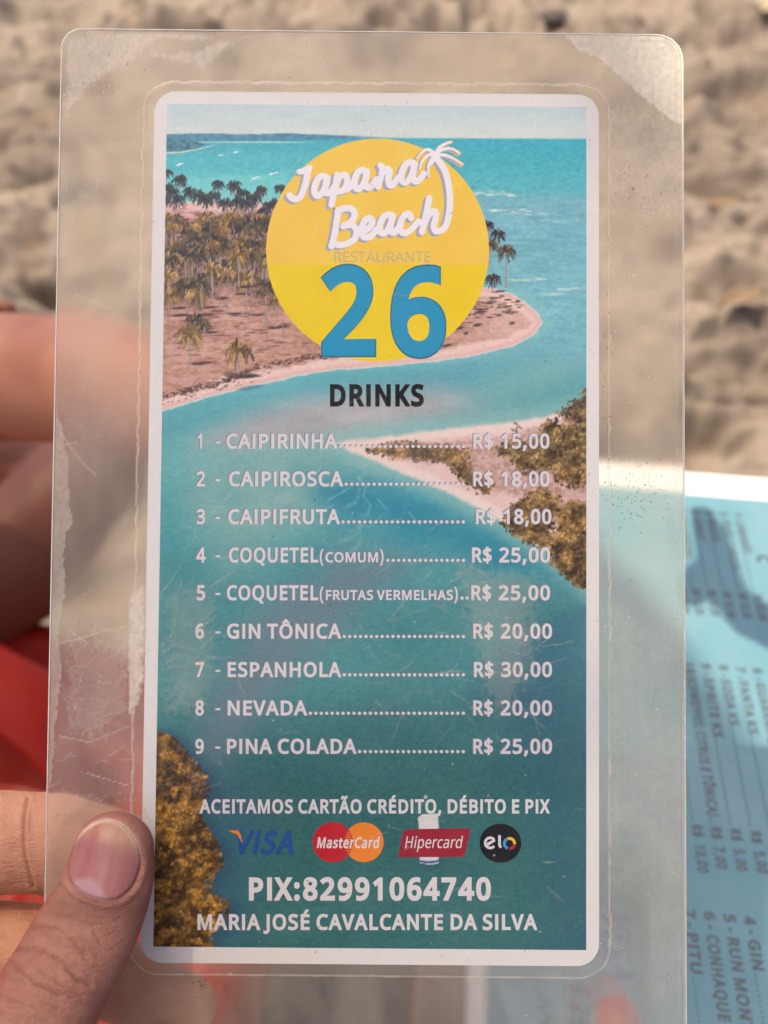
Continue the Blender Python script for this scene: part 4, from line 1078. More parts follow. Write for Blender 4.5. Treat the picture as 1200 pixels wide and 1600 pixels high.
# unsealed corners and strips (air under the film), their glare painted in as haze
tr_patch = poly_sd(EX, EY, [(880, 52), (1066, 46), (1068, 196), (1052, 190), (1010, 158), (960, 112), (930, 90), (900, 78)])
hz.mix(V1(.95), sstep(-1.5, 2.5, tr_patch + 5 * (fine - .5)) * (.72 + .5 * (fine - .5)))
hz.mix(V1(.60), sstep(-40, 30, poly_sd(EX, EY, [(960, 190), (1060, 200), (1056, 330), (1020, 330), (960, 300)]) + 60 * (fine - .5)) * outside * (.3 + .9 * fine) * .6)
hz.mix(V1(.75), sstep(-8, 10, poly_sd(EX, EY, [(96, 50), (245, 54), (215, 70), (196, 90), (160, 130), (120, 170), (98, 200)]) + 40 * (cloud - .5) + 4 * (fine - .5)) * (.5 + .4 * fine))
hz.mix(V1(.75), sstep(-5, 8, poly_sd(EX, EY, [(250, 56), (398, 55), (360, 82), (318, 112), (300, 100), (262, 92), (240, 86), (300, 84), (330, 66)]) + 26 * (cloud - .5) + 4 * (fine - .5)) * (.45 + .4 * fine))
hz.mix(V1(.36), sstep(-3, 3, poly_sd(EX, EY, [(98, 330), (145, 270), (164, 280), (130, 330), (98, 400)]) + 20 * (cloud - .5) + 8 * (fine - .5)) * .6)
hz.mix(V1(.50), sstep(-1.2, 1.2, poly_sd(EX, EY, [(88, 640), (97, 668), (106, 720), (110, 790), (114, 812), (103, 835), (100, 870), (102, 930), (92, 975), (92, 1010), (97, 1040), (92, 1090), (84, 1150), (80, 1230), (70, 1230), (84, 660)]) + 6 * (fine - .5)) * (.55 + .5 * fine))
hz.mix(V1(.95), sstep(-4, 5, poly_sd(EX, EY, [(203, 930), (226, 915), (224, 1060), (214, 1100), (200, 1118), (200, 1040)]) + 9 * (fine - .5)) * (EX > 201) * (.5 + .6 * fine))  # sunlit patch beside the paper, painted in as haze
hz.mix(V1(.55), sstep(-8, 8, poly_sd(EX, EY, [(110, 1010), (200, 1000), (195, 1110), (150, 1150), (110, 1140)]) + 40 * (fine - .5)) * .35)  # fainter sunlit patch on the plastic border, also painted as haze
hz.mix(V1(.24), sstep(-12, 12, poly_sd(EX, EY, [(210, 1520), (320, 1540), (330, 1600), (190, 1600)]) + 20 * (cloud - .5)) * .5)
# hazy patches over the picture
hz.mix(V1(.20), sstep(-14, 16, poly_sd(EX, EY, [(262, 925), (330, 915), (330, 1060), (312, 1110), (262, 1110)]) + 40 * (fine - .5)) * card * .75)  # patch of sun on the plastic, painted in as haze
hz.mix(V1(.24), sstep(-12, 14, poly_sd(EX, EY, [(716, 880), (830, 900), (830, 1010), (800, 1100), (775, 1110), (740, 1010)]) + 44 * (fine - .5)) * card * .75)  # triangular sun reflection, likewise painted into the haze
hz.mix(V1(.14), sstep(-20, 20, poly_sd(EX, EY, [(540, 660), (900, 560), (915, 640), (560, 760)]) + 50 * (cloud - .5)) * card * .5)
# seam and rim lines
hz.mix(V1(.70), (1 - sstep(.10 * MM, .32 * MM, np.abs(seam))) * (.55 + .45 * noise(EX / 14, EY / 14, 96)))
hz.mix(V1(.55), (1 - sstep(.1 * MM, .4 * MM, np.abs(edge - .2 * MM))) * .5)
hz.mix(V1(.40), (1 - sstep(.1 * MM, .4 * MM, np.abs(edge - 1.6 * MM))) * (EX > 1000) * .35)
rg = random.Random(5)
# scratches
for i in range(330):
    if rg.random() < .35: x, y = rg.uniform(80, 215), rg.uniform(950, 1270)
    elif rg.random() < .4: x, y = rg.uniform(560, 860), rg.uniform(880, 1120)
    elif rg.random() < .4: x, y = rg.uniform(250, 330), rg.uniform(900, 1110)
    else: x, y = rg.uniform(80, 1060), rg.uniform(60, 1600)
    a, ln = rg.gauss(.1, .9), rg.uniform(6, 50)
    hz.stroke([(x, y), (x + math.cos(a) * ln * .5, y + math.sin(a) * ln * .5 + rg.uniform(-3, 3)), (x + math.cos(a) * ln, y + math.sin(a) * ln)], .95, .6, V1(.60), rg.uniform(.15, .5), 2.2)
for p in ([(92, 1005), (125, 998), (150, 990), (200, 978)], [(95, 677), (112, 700), (130, 725), (150, 742)], [(101, 695), (122, 690)], [(136, 1208), (200, 1227)], [(92, 1150), (140, 1160), (200, 1135)], [(110, 985), (140, 1008)], [(118, 460), (175, 485)]):
    hz.stroke(p, 1.1, .8, V1(.7), .6, 2.2)
for i in range(420):
    if rg.random() < .3: x, y = rg.gauss(140, 30), rg.gauss(95, 35)
    elif rg.random() < .3: x, y = rg.gauss(990, 40), rg.gauss(450, 90)
    else: x, y = rg.uniform(80, 1066), rg.uniform(55, 1600)
    hz.dab(x, y, rg.uniform(.8, 1.7), rg.uniform(.7, 1.3), 0, V1(.9), rg.uniform(.3, .9))
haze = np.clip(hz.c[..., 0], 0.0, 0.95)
zz = 0.10 * MM + 0.16 * MM * sstep(-.5 * MM, .9 * MM, seam) + MM * (0.035 + .11 * outside) * (fbm(EX / 34, EY / 30, 97, 3) - .5) + 0.5 * MM * (fbm(EX / 420, EY / 380, 98, 2) - .5)
# the pouch is not perfectly flat: corners lift a little
zz = zz + 0.9 * MM * sstep(14 * MM, 0, np.hypot(kx - fL, ky - fT)) * .8
mask = ((edge[:-1, :-1] + edge[1:, 1:]) / 2) > 0
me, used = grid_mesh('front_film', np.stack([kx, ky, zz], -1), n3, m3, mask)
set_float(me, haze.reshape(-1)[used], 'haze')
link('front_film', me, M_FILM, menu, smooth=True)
# back film, coarser
sb = 1.2 * MM
m4, n4 = int((fR - fL) / sb) + 1, int((fT - fB) / sb) + 1
bx, by = np.meshgrid(np.linspace(fL, fR, m4), np.linspace(fT, fB, n4))
eb = rr_sd(bx, by, fL, fR, fB, fT, 5.6 * MM)
sb_ = rr_sd(bx, by, cL - 2.5 * MM, cR + 2.4 * MM, cB - 2.6 * MM, cT + 2.2 * MM, 7.0 * MM)
zb = -0.09 * MM - 0.14 * MM * sstep(-.5 * MM, .9 * MM, sb_) + 0.9 * MM * sstep(14 * MM, 0, np.hypot(bx - fL, by - fT)) * .8
mask = ((eb[:-1, :-1] + eb[1:, 1:]) / 2) > 0
me, used = grid_mesh('back_film', np.stack([bx, by, zb], -1), n4, m4, mask)
set_float(me, np.full(len(used), 0.07), 'haze')
link('back_film', me, M_BACK_FILM, menu, smooth=True)
# sealed edge of the two films: a thin rim round the outline
ol = round_rect(fL, fR, fB, fT, FR, 10)
rim_v, rim_f = [], []
nn = len(ol)
lift = lambda x, y: 0.9 * MM * float(sstep(14 * MM, 0, np.hypot(x - fL, y - fT))) * .8
for x, y in ol:
    sx, sy = (0.10 * MM if x > 0 else -0.10 * MM), 0.0
    for ox, oz in ((-.12, -.12), (.12, -.12), (.12, .13), (-.12, .13)):
        rim_v.append((x + ox * MM * (1 if x > 0 else -1), y + ox * MM * (1 if y > 0 else -1) * .8, oz * MM + lift(x, y)))
for i in range(nn):
    for q in range(4):
        a, b = 4 * i, 4 * ((i + 1) % nn)
        rim_f.append((a + q, a + (q + 1) % 4, b + (q + 1) % 4, b + q))
link('sealed_edge', mesh('sealed_edge', rim_v, rim_f), M_EDGE, menu)
# grains of dark sand stuck to the plastic
gv, gf = [], []
for i in range(380):
    u = rg.random()
    if u < .34: x, y = rg.gauss(985, 32), rg.gauss(770, 32)
    elif u < .44: x, y = rg.gauss(1000, 30), rg.gauss(300, 30)
    elif u < .54: x, y = rg.gauss(150, 40), rg.gauss(85, 30)
    elif u < .60: x, y = rg.gauss(310, 25), rg.gauss(1546, 16)
    elif u < .66: x, y = 946 + rg.gauss(0, 5), rg.uniform(460, 720)
    else: x, y = rg.uniform(85, 1060), rg.uniform(58, 1590)
    if not (100 < x < 1062 and 60 < y < 1595): continue
    r_ = rg.uniform(.07, .18) * MM if u < .66 else rg.uniform(.06, .17) * MM
    c = T(x, y, 0.30 * MM)
    b = len(gv)
    for d in ((1, 0, 0), (-1, 0, 0), (0, 1, 0), (0, -1, 0), (0, 0, 1), (0, 0, -1)):
        gv.append(c + Vector(d) * r_ * rg.uniform(.6, 1.4))
    gf += [tuple(b + q for q in t) for t in ((0, 2, 4), (2, 1, 4), (1, 3, 4), (3, 0, 4), (2, 0, 5), (1, 2, 5), (3, 1, 5), (0, 3, 5))]
tag(link('sand_grains', mesh('sand_grains', gv, gf), plain('dark_sand_grain', (0.035, 0.026, 0.018), 0.7), menu), kind='stuff')


# ------------------------------------------------------------------ the sand
# a few deep scuffs and footprints: place on the sand, radius, depth
PITS = [(on_z(px, py, 0).x, on_z(px, py, 0).y, r_, d_) for px, py, r_, d_ in ((1005, 138, .075, .09), (1072, 36, .10, .09), (1112, 668, .06, .08), (46, 6, .11, .10), (700, 38, .085, .09), (838, 40, .11, .11), (905, 30, .06, .06), (1165, 130, .08, .07), (1180, 420, .07, .06), (1100, 290, .09, .06), (40, 260, .10, .08), (30, 120, .08, .06), (1150, 610, .06, .05))]


def ground_height(x, y):
    wx = .12 * (noise(x / .25, y / .2, 103) - .5)
    h = 0.125 * (fbm(x / .42 + wx, y / .26, 101, 3) - .5)
    h = h + 0.105 * (fbm(x / .17 + wx * 3, y / .10, 104, 3, .5) - .5)
    h = h + 0.030 * sstep(.60, .95, noise(x / .085, y / .06, 107))
    h = h + 0.040 * (fbm(x / .065, y / .05, 106, 2) - .5)
    h = h - 0.085 * sstep(.66, .98, noise(x / .20 + 3, y / .13, 109))
    for px_, py_, rr_, dd_ in PITS:
        h = h - dd_ * np.exp(-(((x - px_) / (1.5 * rr_)) ** 2 + ((y - py_) / rr_) ** 2) ** 2)
    h = h + 0.006 * (fbm(x / .03, y / .03, 111, 2) - .5)
    return h * (1 - .7 * sstep(6, 14, np.hypot(x, y)))


nu, nv = 640, 700
tu = np.linspace(-1, 1, nu)
gxs = 3.1 * tu + 120 * np.sign(tu) * np.abs(tu) ** 11
tv = np.linspace(0, 1, nv)
gys = -.9 + 5.6 * tv + 150 * tv ** 14 - 60 * (1 - tv) ** 14
GX, GY = np.meshgrid(gxs, gys)
GZ = ground_height(GX, GY) - 0.02
me, _ = grid_mesh('sand', np.stack([GX, GY, GZ], -1), nv, nu)
wet = sstep(.35, .75, fbm(GX / .5, GY / .35, 113, 4))
gr = fbm(GX / .018, GY / .018, 115, 3)
S1, S2, S3 = np.array((0.205, 0.156, 0.110)), np.array((0.145, 0.108, 0.075)), np.array((0.080, 0.060, 0.045))
scol = S1 * (1 - wet[..., None]) + S2 * wet[..., None]
scol = scol * (0.80 + .40 * gr[..., None])
dk = sstep(.70, .80, noise(GX / .06, GY / .05, 117)) * sstep(.5, .7, fbm(GX / .6, GY / .5, 119, 2))
scol = scol * (1 - .7 * dk[..., None]) + S3 * .6 * .7 * dk[..., None]
og = sstep(.80, .9, noise(GX / .09 + 7, GY / .07, 121)) * .45
scol = scol * (1 - og[..., None]) + np.array((.18, .115, .065)) * og[..., None]
set_color(me, scol.reshape(-1, 3))
sand = tag(link('sand', me, painted('beach_sand', 0.85, 0.25, 0.5, 500.0), None, True), 'lumpy light brown beach sand', 'sand', kind='structure')

# ------------------------------------------------------------------ table and the second menu on it
TZ = 0.730
YAW = R(6.4)
_tx = Vector((-math.sin(YAW), -math.cos(YAW), 0)); _ty = Vector((math.cos(YAW), -math.sin(YAW), 0))
TAB = Sheet(on_z(1068, 738, TZ + .0016), _tx, _ty)


def mm(x, y):
    p = TAB.T(x, y) * 1000
    return p.x, p.y


def put_mm(x, y, h): return Vector((x * MM, y * MM, h))


tab_l = mm(640, 1560)[1]
t_root = tag(empty('table', Matrix.Translation((TAB.o + _tx * .36 + _ty * (tab_l * MM + .36)) * 1.0) @ Matrix.Rotation(-YAW, 4, 'Z')), 'brown wooden table under the second menu', 'table')
t_root.location.z = 0
M_WOOD = plain('brown_table_wood', (0.13, 0.060, 0.038), 0.4, 0.5, 0.4, 25.0, 0.1, 60.0)


def box_mesh(name, x0, x1, y0, y1, z0, z1, bev=0.004):
    bm = bmesh.new()
    bmesh.ops.create_cube(bm, size=1.0)
    for v_ in bm.verts:
        v_.co = Vector(((x0 + x1) / 2 + v_.co.x * (x1 - x0), (y0 + y1) / 2 + v_.co.y * (y1 - y0), (z0 + z1) / 2 + v_.co.z * (z1 - z0)))
    bmesh.ops.bevel(bm, geom=list(bm.edges), offset=bev, segments=3, affect='EDGES', profile=0.5)
    me_ = bpy.data.meshes.new(name)
    bm.to_mesh(me_); bm.free()
    return me_


link('table_top', box_mesh('table_top', -.36, .36, -.345, .356, TZ - .035, TZ), M_WOOD, t_root)
for sx in (-1, 1):
    for sy in (-1, 1):
        link('leg', box_mesh('leg', sx * .30 - .025, sx * .30 + .025, sy * .30 - .025, sy * .30 + .025, -.03, TZ - .036), M_WOOD, t_root)
for s in (-1, 1):
    link('apron', box_mesh('apron', -.274, .274, s * .30 - .012, s * .30 + .012, TZ - .11, TZ - .036), M_WOOD, t_root)

menu2 = tag(empty('laminated_menu', TAB.mat), 'glossy pale blue menu with grey lettering lying sideways on the table', 'menu')
b_y = mm(724, 1560)[1]
W2, L2 = 297.0, 420.0
prx = mm(1068, 773)[0]
v, f = slab(round_rect(0, L2 * MM, b_y * MM, (b_y + W2) * MM, (4 * MM,) * 4), 0, 0.25 * MM)
paper2 = link('paper_card', mesh('paper_card', v, f), M_PAPER, menu2)
n5, m5 = 150, 210
ux, uy = np.meshgrid(np.linspace(prx, L2 - prx, m5), np.linspace(b_y + W2 - 7, b_y + 7, n5))
a1 = fbm(ux / 40, uy / 40, 131, 4); a2 = fbm(ux / 3, uy / 3, 133, 3)
pc = np.array((100., 150., 164.)) + ((a1 - .5) * 34)[..., None] * np.array((1.2, .6, .5)) + ((a2 - .5) * 8)[..., None]
me, _ = grid_mesh('water_picture', np.stack([ux * MM, uy * MM, np.full_like(ux, .30 * MM)], -1), n5, m5)
set_color(me, lin(np.clip(pc, 0, 255)).reshape(-1, 3))
link('water_picture', me, M_PRINT, paper2)
t2 = Ink(put_mm, .36 * MM)


def cell(s, x, y, cap, length=None, bold=38, mi=0):
    return t2.text(s, x, None if length is None else x + length, y, cap, bold=bold, down=False, mi=mi)


# three columns of a sideways list; every row's place comes from where it lies on the table
CAP = 4.1
PER = (mm(1140, 1598)[0] - mm(1112, 1461)[0]) / 8.0
c1 = [(mm(px, 945)[1] - CAP / 2, nm, pr_) for px, nm, pr_ in ((1187, 'CAMARÃO', '20,00'), (1163, 'FEIJÃO CARIOCA', '10,00'), (1139, 'MOLHO', '10,00'), (1115, 'ARROZ', '10,00'), (1091, 'MACAXEIRA', '12,00'), (1069, 'VINAGRETE', '12,00'))]
x1n, x1p = mm(1140, 801)[0], mm(1140, 925)[0]
for i, (y, nm, pr_) in enumerate(c1):
    cell(str(i + 1), x1n, y, CAP); cell('-', x1n + 3.8, y, CAP, 1.4)
    e = cell(nm, x1n + 6.5, y, CAP, min(len(nm) * PER * .93, 36))
    t2.dots(e + 1.5, x1p - 2, y + .4, .52, 1.5)
    cell('R$ ' + pr_, x1p, y, CAP, 17)
c2 = [(mm(px, 1302)[1] - CAP / 2, num, nm, pr_) for px, num, nm, pr_ in ((1240, '6', 'GUARANÁ LATA', '5,00'), (1210, '7', 'FANTA KS', '5,00'), (1180, '8', 'SODA KS', '5,00'), (1149, '9', 'SPRITE KS', '5,00'), (1119, '10', 'SCHWEPPES: CITRUS E TÔNICA)', '7,00'), (1090, '11', '', '10,00'))]
x2n, x2p = mm(1090, 1036)[0], mm(1100, 1290)[0]
for y, num, nm, pr_ in c2:
    cell(num, x2n, y, CAP); cell('-', x2n + 5.6, y, CAP, 1.4)
    e = x2n + 8.2 if not nm else cell(nm, x2n + 8.2, y, CAP, len(nm) * (PER * .95 if len(nm) < 20 else (mm(1110, 1284)[0] - mm(1078, 1064)[0]) / 27.0))
    t2.dots(e + 1.2, x2p - 2, y + .4, .52, 1.5)
    cell('R$', x2p, y, CAP, 5.4); cell(pr_, x2p + 8.6, y, CAP, 2.5 * len(pr_) - 1)
c3 = [(mm(px, 1431)[1] - CAP / 2, num, nm) for px, num, nm in ((1170, '4', 'GIN'), (1139, '5', 'RUN MONTILLA'), (1108, '6', 'CONHAQUE'), (1077, '7', 'PITU'))]
x3n = mm(1100, 1424)[0]
for y, num, nm in c3:
    cell(num, x3n, y, CAP); cell('-', x3n + 5.0, y, CAP, 1.6)
    e = cell(nm, x3n + mm(1112, 1461)[0] - mm(1100, 1424)[0], y, CAP, len(nm) * PER)
    t2.dots(e + 1.5, L2 - 14, y + .4, .45, 1.75)
yh = mm(1190, 900)[1]
cell('C', mm(1190, 868)[0], yh, 6.5, bold=34)
# closing lines along the menu's lower edge
ym = mm(845, 1565)[1]; yp = mm(893, 1550)[1]
cell('CAVALCANTE DA SILVA', mm(845, 1530)[0], ym - 2.2, 4.4, 70)
cell('82991064740', mm(893, 1506)[0], yp - 3, 6.0, 60, bold=40)
ya = mm(985, 1450)[1]
cell('ACEITAMOS CARTÃO CRÉDITO, DÉBITO E PIX', mm(985, 1385)[0], ya - 1.8, 3.6, 92)
t2.build('lettering', M_GREY_INK, paper2)
mk = Ink(put_mm, .36 * MM)
vx, vy = mm(945, 1395); wx, wy = mm(945, 1498)
mk.text('VISA', vx, wx, vy - 4.5, 9, bold=40, down=False, shear=.2)
qx, qy = mm(948, 1546)
mk.poly(circ(qx + 2, qy, 7.4), 1); mk.poly(circ(qx + 13, qy, 7.4), 2, .40 * MM)
mk.build('payment_mark', [M_NAVY_INK, M_RED_INK, M_ORANGE_INK], paper2)
gx2, gy2 = np.meshgrid(np.linspace(0, L2 * MM, 60), np.linspace((b_y + W2) * MM, b_y * MM, 44))
me, _ = grid_mesh('film', np.stack([gx2, gy2, .55 * MM + .0009 * (fbm(gx2 / .05, gy2 / .06, 141, 2) - .5) * 0.7], -1), 44, 60)
set_float(me, np.clip(.015 + .03 * fbm(gx2 / .03, gy2 / .03, 143, 3).ravel(), 0, 1), 'haze')
link('film', me, M_TABLE_FILM, menu2, smooth=True)


# ------------------------------------------------------------------ bodies
def sweep(path, n=40, steps=7, cap0=True, cap1=True):
    """Tube along path rows (pos, half width, half thickness, width axis) with rounded ends; returns verts, faces."""
    P = spline([tuple(p[0]) + (p[1], p[2]) + tuple(p[3]) for p in path], steps)
    P = [np.array(p) for p in P]
    tang = [(P[min(i + 1, len(P) - 1)] - P[max(i - 1, 0)])[:3] for i in range(len(P))]
    tang = [t / np.linalg.norm(t) for t in tang]
    rings = []

    def ring(c, w, t, ax, tg, k):
        ax = ax - tg * ax.dot(tg); ax = ax / np.linalg.norm(ax)
        up = np.cross(tg, ax)
        a = np.linspace(0, 2 * math.pi, n, endpoint=False)
        return c + np.outer(np.cos(a) * w * k, ax) + np.outer(np.sin(a) * t * k, up)
    if cap0:
        for q in (.06, .3, .52, .7, .84, .94):
            d = math.sqrt(1 - q * q)
            rings.append(ring(P[0][:3] - tang[0] * d * P[0][3] * .95, P[0][3], P[0][4], P[0][5:8], tang[0], q))
    for p, tg in zip(P, tang):
        rings.append(ring(p[:3], p[3], p[4], p[5:8], tg, 1.0))
    if cap1:
        for q in (.94, .84, .7, .52, .3, .06):
            d = math.sqrt(1 - q * q)
            rings.append(ring(P[-1][:3] + tang[-1] * d * P[-1][3] * .95, P[-1][3], P[-1][4], P[-1][5:8], tang[-1], q))
    V = np.concatenate(rings)
    m = len(rings)
    F = [(i * n + j, i * n + (j + 1) % n, (i + 1) * n + (j + 1) % n, (i + 1) * n + j) for i in range(m - 1) for j in range(n)]
    F.append(tuple(range(n - 1, -1, -1))); F.append(tuple(range((m - 1) * n, m * n)))
    return V, F


def fuse(name, tubes, voxel, smooth=8):
    """One continuous skin round overlapping tubes."""
    V, F, b = [], [], 0
    for v_, f_ in tubes:
        V.append(v_); F += [tuple(b + i for i in q) for q in f_]; b += len(v_)
    me_ = mesh(name, np.concatenate(V), F)
    tmp = bpy.data.objects.new(name + '_draft', me_)
    COL.objects.link(tmp)
    md = tmp.modifiers.new('r', 'REMESH'); md.mode = 'VOXEL'; md.voxel_size = voxel; md.adaptivity = 0
    dg = bpy.context.evaluated_depsgraph_get()
    out = bpy.data.meshes.new_from_object(tmp.evaluated_get(dg))
    bpy.data.objects.remove(tmp); bpy.data.meshes.remove(me_)
    co = np.empty(len(out.vertices) * 3, dtype=np.float32); out.vertices.foreach_get('co', co); co = co.reshape(-1, 3).astype(float)
    ed = np.empty(len(out.edges) * 2, dtype=np.int32); out.edges.foreach_get('vertices', ed); ed = ed.reshape(-1, 2)
    deg = np.bincount(ed.ravel(), minlength=len(co))[:, None]
    for it in range(smooth):
        acc = np.zeros_like(co)
        for d in range(3):
            acc[:, d] = np.bincount(ed[:, 0], co[ed[:, 1], d], len(co)) + np.bincount(ed[:, 1], co[ed[:, 0], d], len(co))
        co = co * .5 + .5 * acc / np.maximum(deg, 1)
    out.vertices.foreach_set('co', co.astype(np.float32).ravel()); out.update()
    return out, co


def normals(me_):
    nr = np.empty(len(me_.vertices) * 3, dtype=np.float32)
    me_.vertex_normals.foreach_get('vector', nr)
    return nr.reshape(-1, 3).astype(float)


def hp(x, y, z):
    """Hand joint: photo pixel and height over the card (mm) to card-local metres."""
    p = T(x, y, z * MM)
    return np.array(p)


IN_PLANE = lambda ax, ay: np.array((ax, ay, 0.0))
# left hand: thumb on the front of the menu, four fingers behind it
perp = IN_PLANE(.90, -.42)
up_ax = IN_PLANE(0, 1)


def finger(rows, ax): return sweep([(hp(x, y, z), w * MM, t * MM, ax) for x, y, z, w, t in rows])


tubes = [
    sweep([(hp(x, y, z), w * MM, t * MM, IN_PLANE(c, -s)) for x, y, z, w, t, c, s in (
        (177, 1331, 8.6, 9.1, 6.6, .97, -.24), (172, 1362, 9.3, 9.9, 7.3, .97, -.24), (157, 1412, 11.0, 10.4, 7.9, .95, -.30), (129, 1464, 13.5, 11.9, 8.9, .91, -.41), (94, 1525, 17.5, 12.5, 9.5, .88, -.47),
        (46, 1604, 24, 13.6, 10.2, .88, -.47), (-50, 1730, 33, 13.5, 12.5, .88, -.47), (-150, 1880, 38, 17, 16, .88, -.47), (-200, 2000, 40, 20, 17, .9, -.4))]),
    finger([(318, 1372, -8.6, 7.4, 6.8), (262, 1352, -9.3, 8.6, 7.6), (200, 1334, -10.0, 9.4, 8.3), (130, 1321, -11.0, 11.2, 9.0), (95, 1318, -11.4, 12.4, 9.6), (45, 1316, -11.0, 11.9, 9.6), (-10, 1316, -10.5, 12.3, 10.2), (-120, 1322, -8, 12.0, 11), (-260, 1370, 0, 12.5, 13)], up_ax),
    finger([(292, 1572, -9.5, 7.6, 7.2), (240, 1548, -10.5, 8.8, 8.0), (150, 1512, -11.5, 10.2, 9.0), (60, 1490, -12.2, 11.0, 10.0), (-20, 1484, -11.5, 11.2, 10.4), (-130, 1488, -8, 11.5, 11), (-270, 1530, 0, 12.5, 13)], up_ax),
    finger([(250, 1712, -10.0, 7.4, 7.0), (160, 1680, -11.5, 9.2, 8.4), (60, 1650, -12.5, 10.4, 9.6), (-20, 1640, -12, 10.6, 10), (-130, 1645, -8, 11, 11), (-270, 1690, 1, 12, 13)], up_ax),
    finger([(190, 1850, -10.0, 6.6, 6.2), (110, 1820, -11.0, 8.0, 7.4), (20, 1796, -12, 9.0, 8.6), (-120, 1796, -8, 9.6, 9.6), (-260, 1840, 3, 11, 12)], up_ax),
]
for (kx_, ky_, kz_) in ((-260, 1370, 0), (-270, 1530, 0), (-270, 1690, 1), (-260, 1840, 3)):
    tubes.append(sweep([(hp(kx_, ky_, kz_), .013, .013, up_ax), (hp(-290, (ky_ * .6 + 1850 * .4), 14), .016, .014, up_ax), (hp(-280, 2060, 34), .020, .017, up_ax)]))
tubes.append(sweep([(hp(-240, 2020, 36), .027, .018, IN_PLANE(1, 0)), (hp(-240, 2180, 48), .026, .019, IN_PLANE(1, 0)), (hp(-230, 2480, 74), .031, .026, IN_PLANE(1, 0)), (hp(-210, 2900, 110), .040, .036, IN_PLANE(1, 0))]))
me, co = fuse('person', tubes, 0.00034, 14)
nr = normals(me)
hx_, hy_ = CARD.pixels(co[:, 0], co[:, 1], co[:, 2])
hz_ = co[:, 2]
front = sstep(.05, .35, nr[:, 2])
thumb = (hz_ > 1.0 * MM) * front
NAIL = [(104, 1362), (108, 1376), (124, 1393), (148, 1404), (172, 1407), (189, 1402), (206, 1387), (216, 1366), (220, 1346), (217, 1326), (208, 1307), (193, 1290), (174, 1281), (158, 1282), (140, 1290), (121, 1308), (110, 1332)]
nd = poly_sd(hx_, hy_, [tuple(p) for p in spline(NAIL + NAIL[:1], 3)[:-1]])
gs = lambda d, s: np.exp(-(d / s) ** 2)
tipside = sstep(1345, 1295, hy_ - .25 * (hx_ - 165))
disp = thumb * (-0.42 * gs(nd, 2.8) * (1 - .35 * tipside) + 0.34 * gs(nd + 8.5, 5.0) * (1 - .7 * tipside) + 0.12 * sstep(0, 4, nd) + .25 * tipside * sstep(-1, 3, nd))
# long ridges of the nail plate
ax_n = (hx_ - 162) * .97 + (hy_ - 1345) * .24
disp += thumb * sstep(2, 6, nd) * (0.018 * np.sin(ax_n * .33) + .010 * np.sin(ax_n * .71 + 1))
CREASES = [([(48, 1449), (70, 1447), (97, 1457), (117, 1472), (130, 1487), (136, 1500)], .26, 2.6), ([(66, 1424), (100, 1430), (127, 1440), (147, 1453), (158, 1473)], .16, 2.4), ([(15, 1490), (40, 1483), (77, 1490), (100, 1507), (113, 1523), (142, 1538)], .36, 3.0),
           ([(20, 1506), (50, 1530), (83, 1547), (126, 1556)], .34, 3.0), ([(0, 1553), (33, 1567), (70, 1571), (100, 1580)], .18, 2.6), ([(0, 1580), (40, 1590), (80, 1592)], .14, 2.6), ([(110, 1424), (138, 1430), (160, 1440), (176, 1462)], .10, 2.4),
           ([(60, 1460), (84, 1470), (100, 1484)], .12, 2.2), ([(120, 1500), (150, 1512), (170, 1530)], .10, 2.2), ([(90, 1412), (120, 1419), (150, 1424)], .08, 2.2), ([(86, 1530), (110, 1544), (128, 1546)], .14, 2.2), ([(40, 1510), (64, 1516), (90, 1528)], .14, 2.2)]
jx, jy = (fbm(hx_ / 11, hy_ / 11, 171, 3) - .5) * 9, (fbm(hx_ / 11 + 9, hy_ / 11, 173, 3) - .5) * 9
fr_ = random.Random(21)
for i in range(46):
    t_ = fr_.random() ** .8
    cx_, cy_ = 118 - 95 * t_ + fr_.gauss(0, 30), 1440 + 150 * t_ + fr_.gauss(0, 14)
    ln_, an_ = fr_.uniform(8, 26), .50 + fr_.gauss(0, .38)
    CREASES.append(([(cx_ - ln_ * math.cos(an_), cy_ - ln_ * math.sin(an_)), (cx_, cy_ - fr_.uniform(0, 4)), (cx_ + ln_ * math.cos(an_), cy_ + ln_ * math.sin(an_))], fr_.uniform(.04, .12), fr_.uniform(1.8, 2.4)))
cre = np.zeros(len(co))
for pts, dpt, wd in CREASES:
    d = poly_line_dist(hx_ + jx, hy_ + jy, spline(pts, 4))
    disp -= thumb * dpt * (.62 * gs(d, wd * .8) + .30 * gs(d, wd * 2.0))
    disp += thumb * dpt * .42 * gs(d - wd * 2.8, wd * 2.0)
    cre = np.maximum(cre, thumb * dpt / .36 * gs(d, wd * 1.2))
back = (hz_ < 0.5 * MM)
for pts, dpt, wd in (([(44, 1246), (38, 1290), (40, 1335), (52, 1385)], .7, 2.2), ([(49, 1262), (47, 1300)], .3, 2.2), ([(-6, 1250), (-4, 1300), (0, 1370)], .3, 3.0), ([(30, 1402), (60, 1398), (80, 1402)], .3, 4)):
    d = poly_line_dist(hx_, hy_, spline(pts, 4))
    disp -= back * front * dpt * .6 * gs(d, wd); disp += back * front * dpt * .25 * gs(d - wd * 3, wd * 2.2)
    cre = np.maximum(cre, back * front * min(1, dpt) * gs(d, wd))
knob = fbm(hx_ / 5.5, hy_ / 3.6, 151, 2) - .5
disp += front * .03 * knob * (nd < -6) * sstep(1395, 1450, hy_)
co = co + nr * (disp * MM)[:, None]
me.vertices.foreach_set('co', co.astype(np.float32).ravel()); me.update()
# skin tones, with finger sunlight and crease shade painted in: tan back of the thumb, redder sides and tip, pink nail with a white moon
C3 = lambda r_, g_, b_: lin((r_, g_, b_))
tone = np.tile(C3(206, 146, 112), (len(co), 1))  # fingers lighter than the thumb: sunlight on them put into the tone


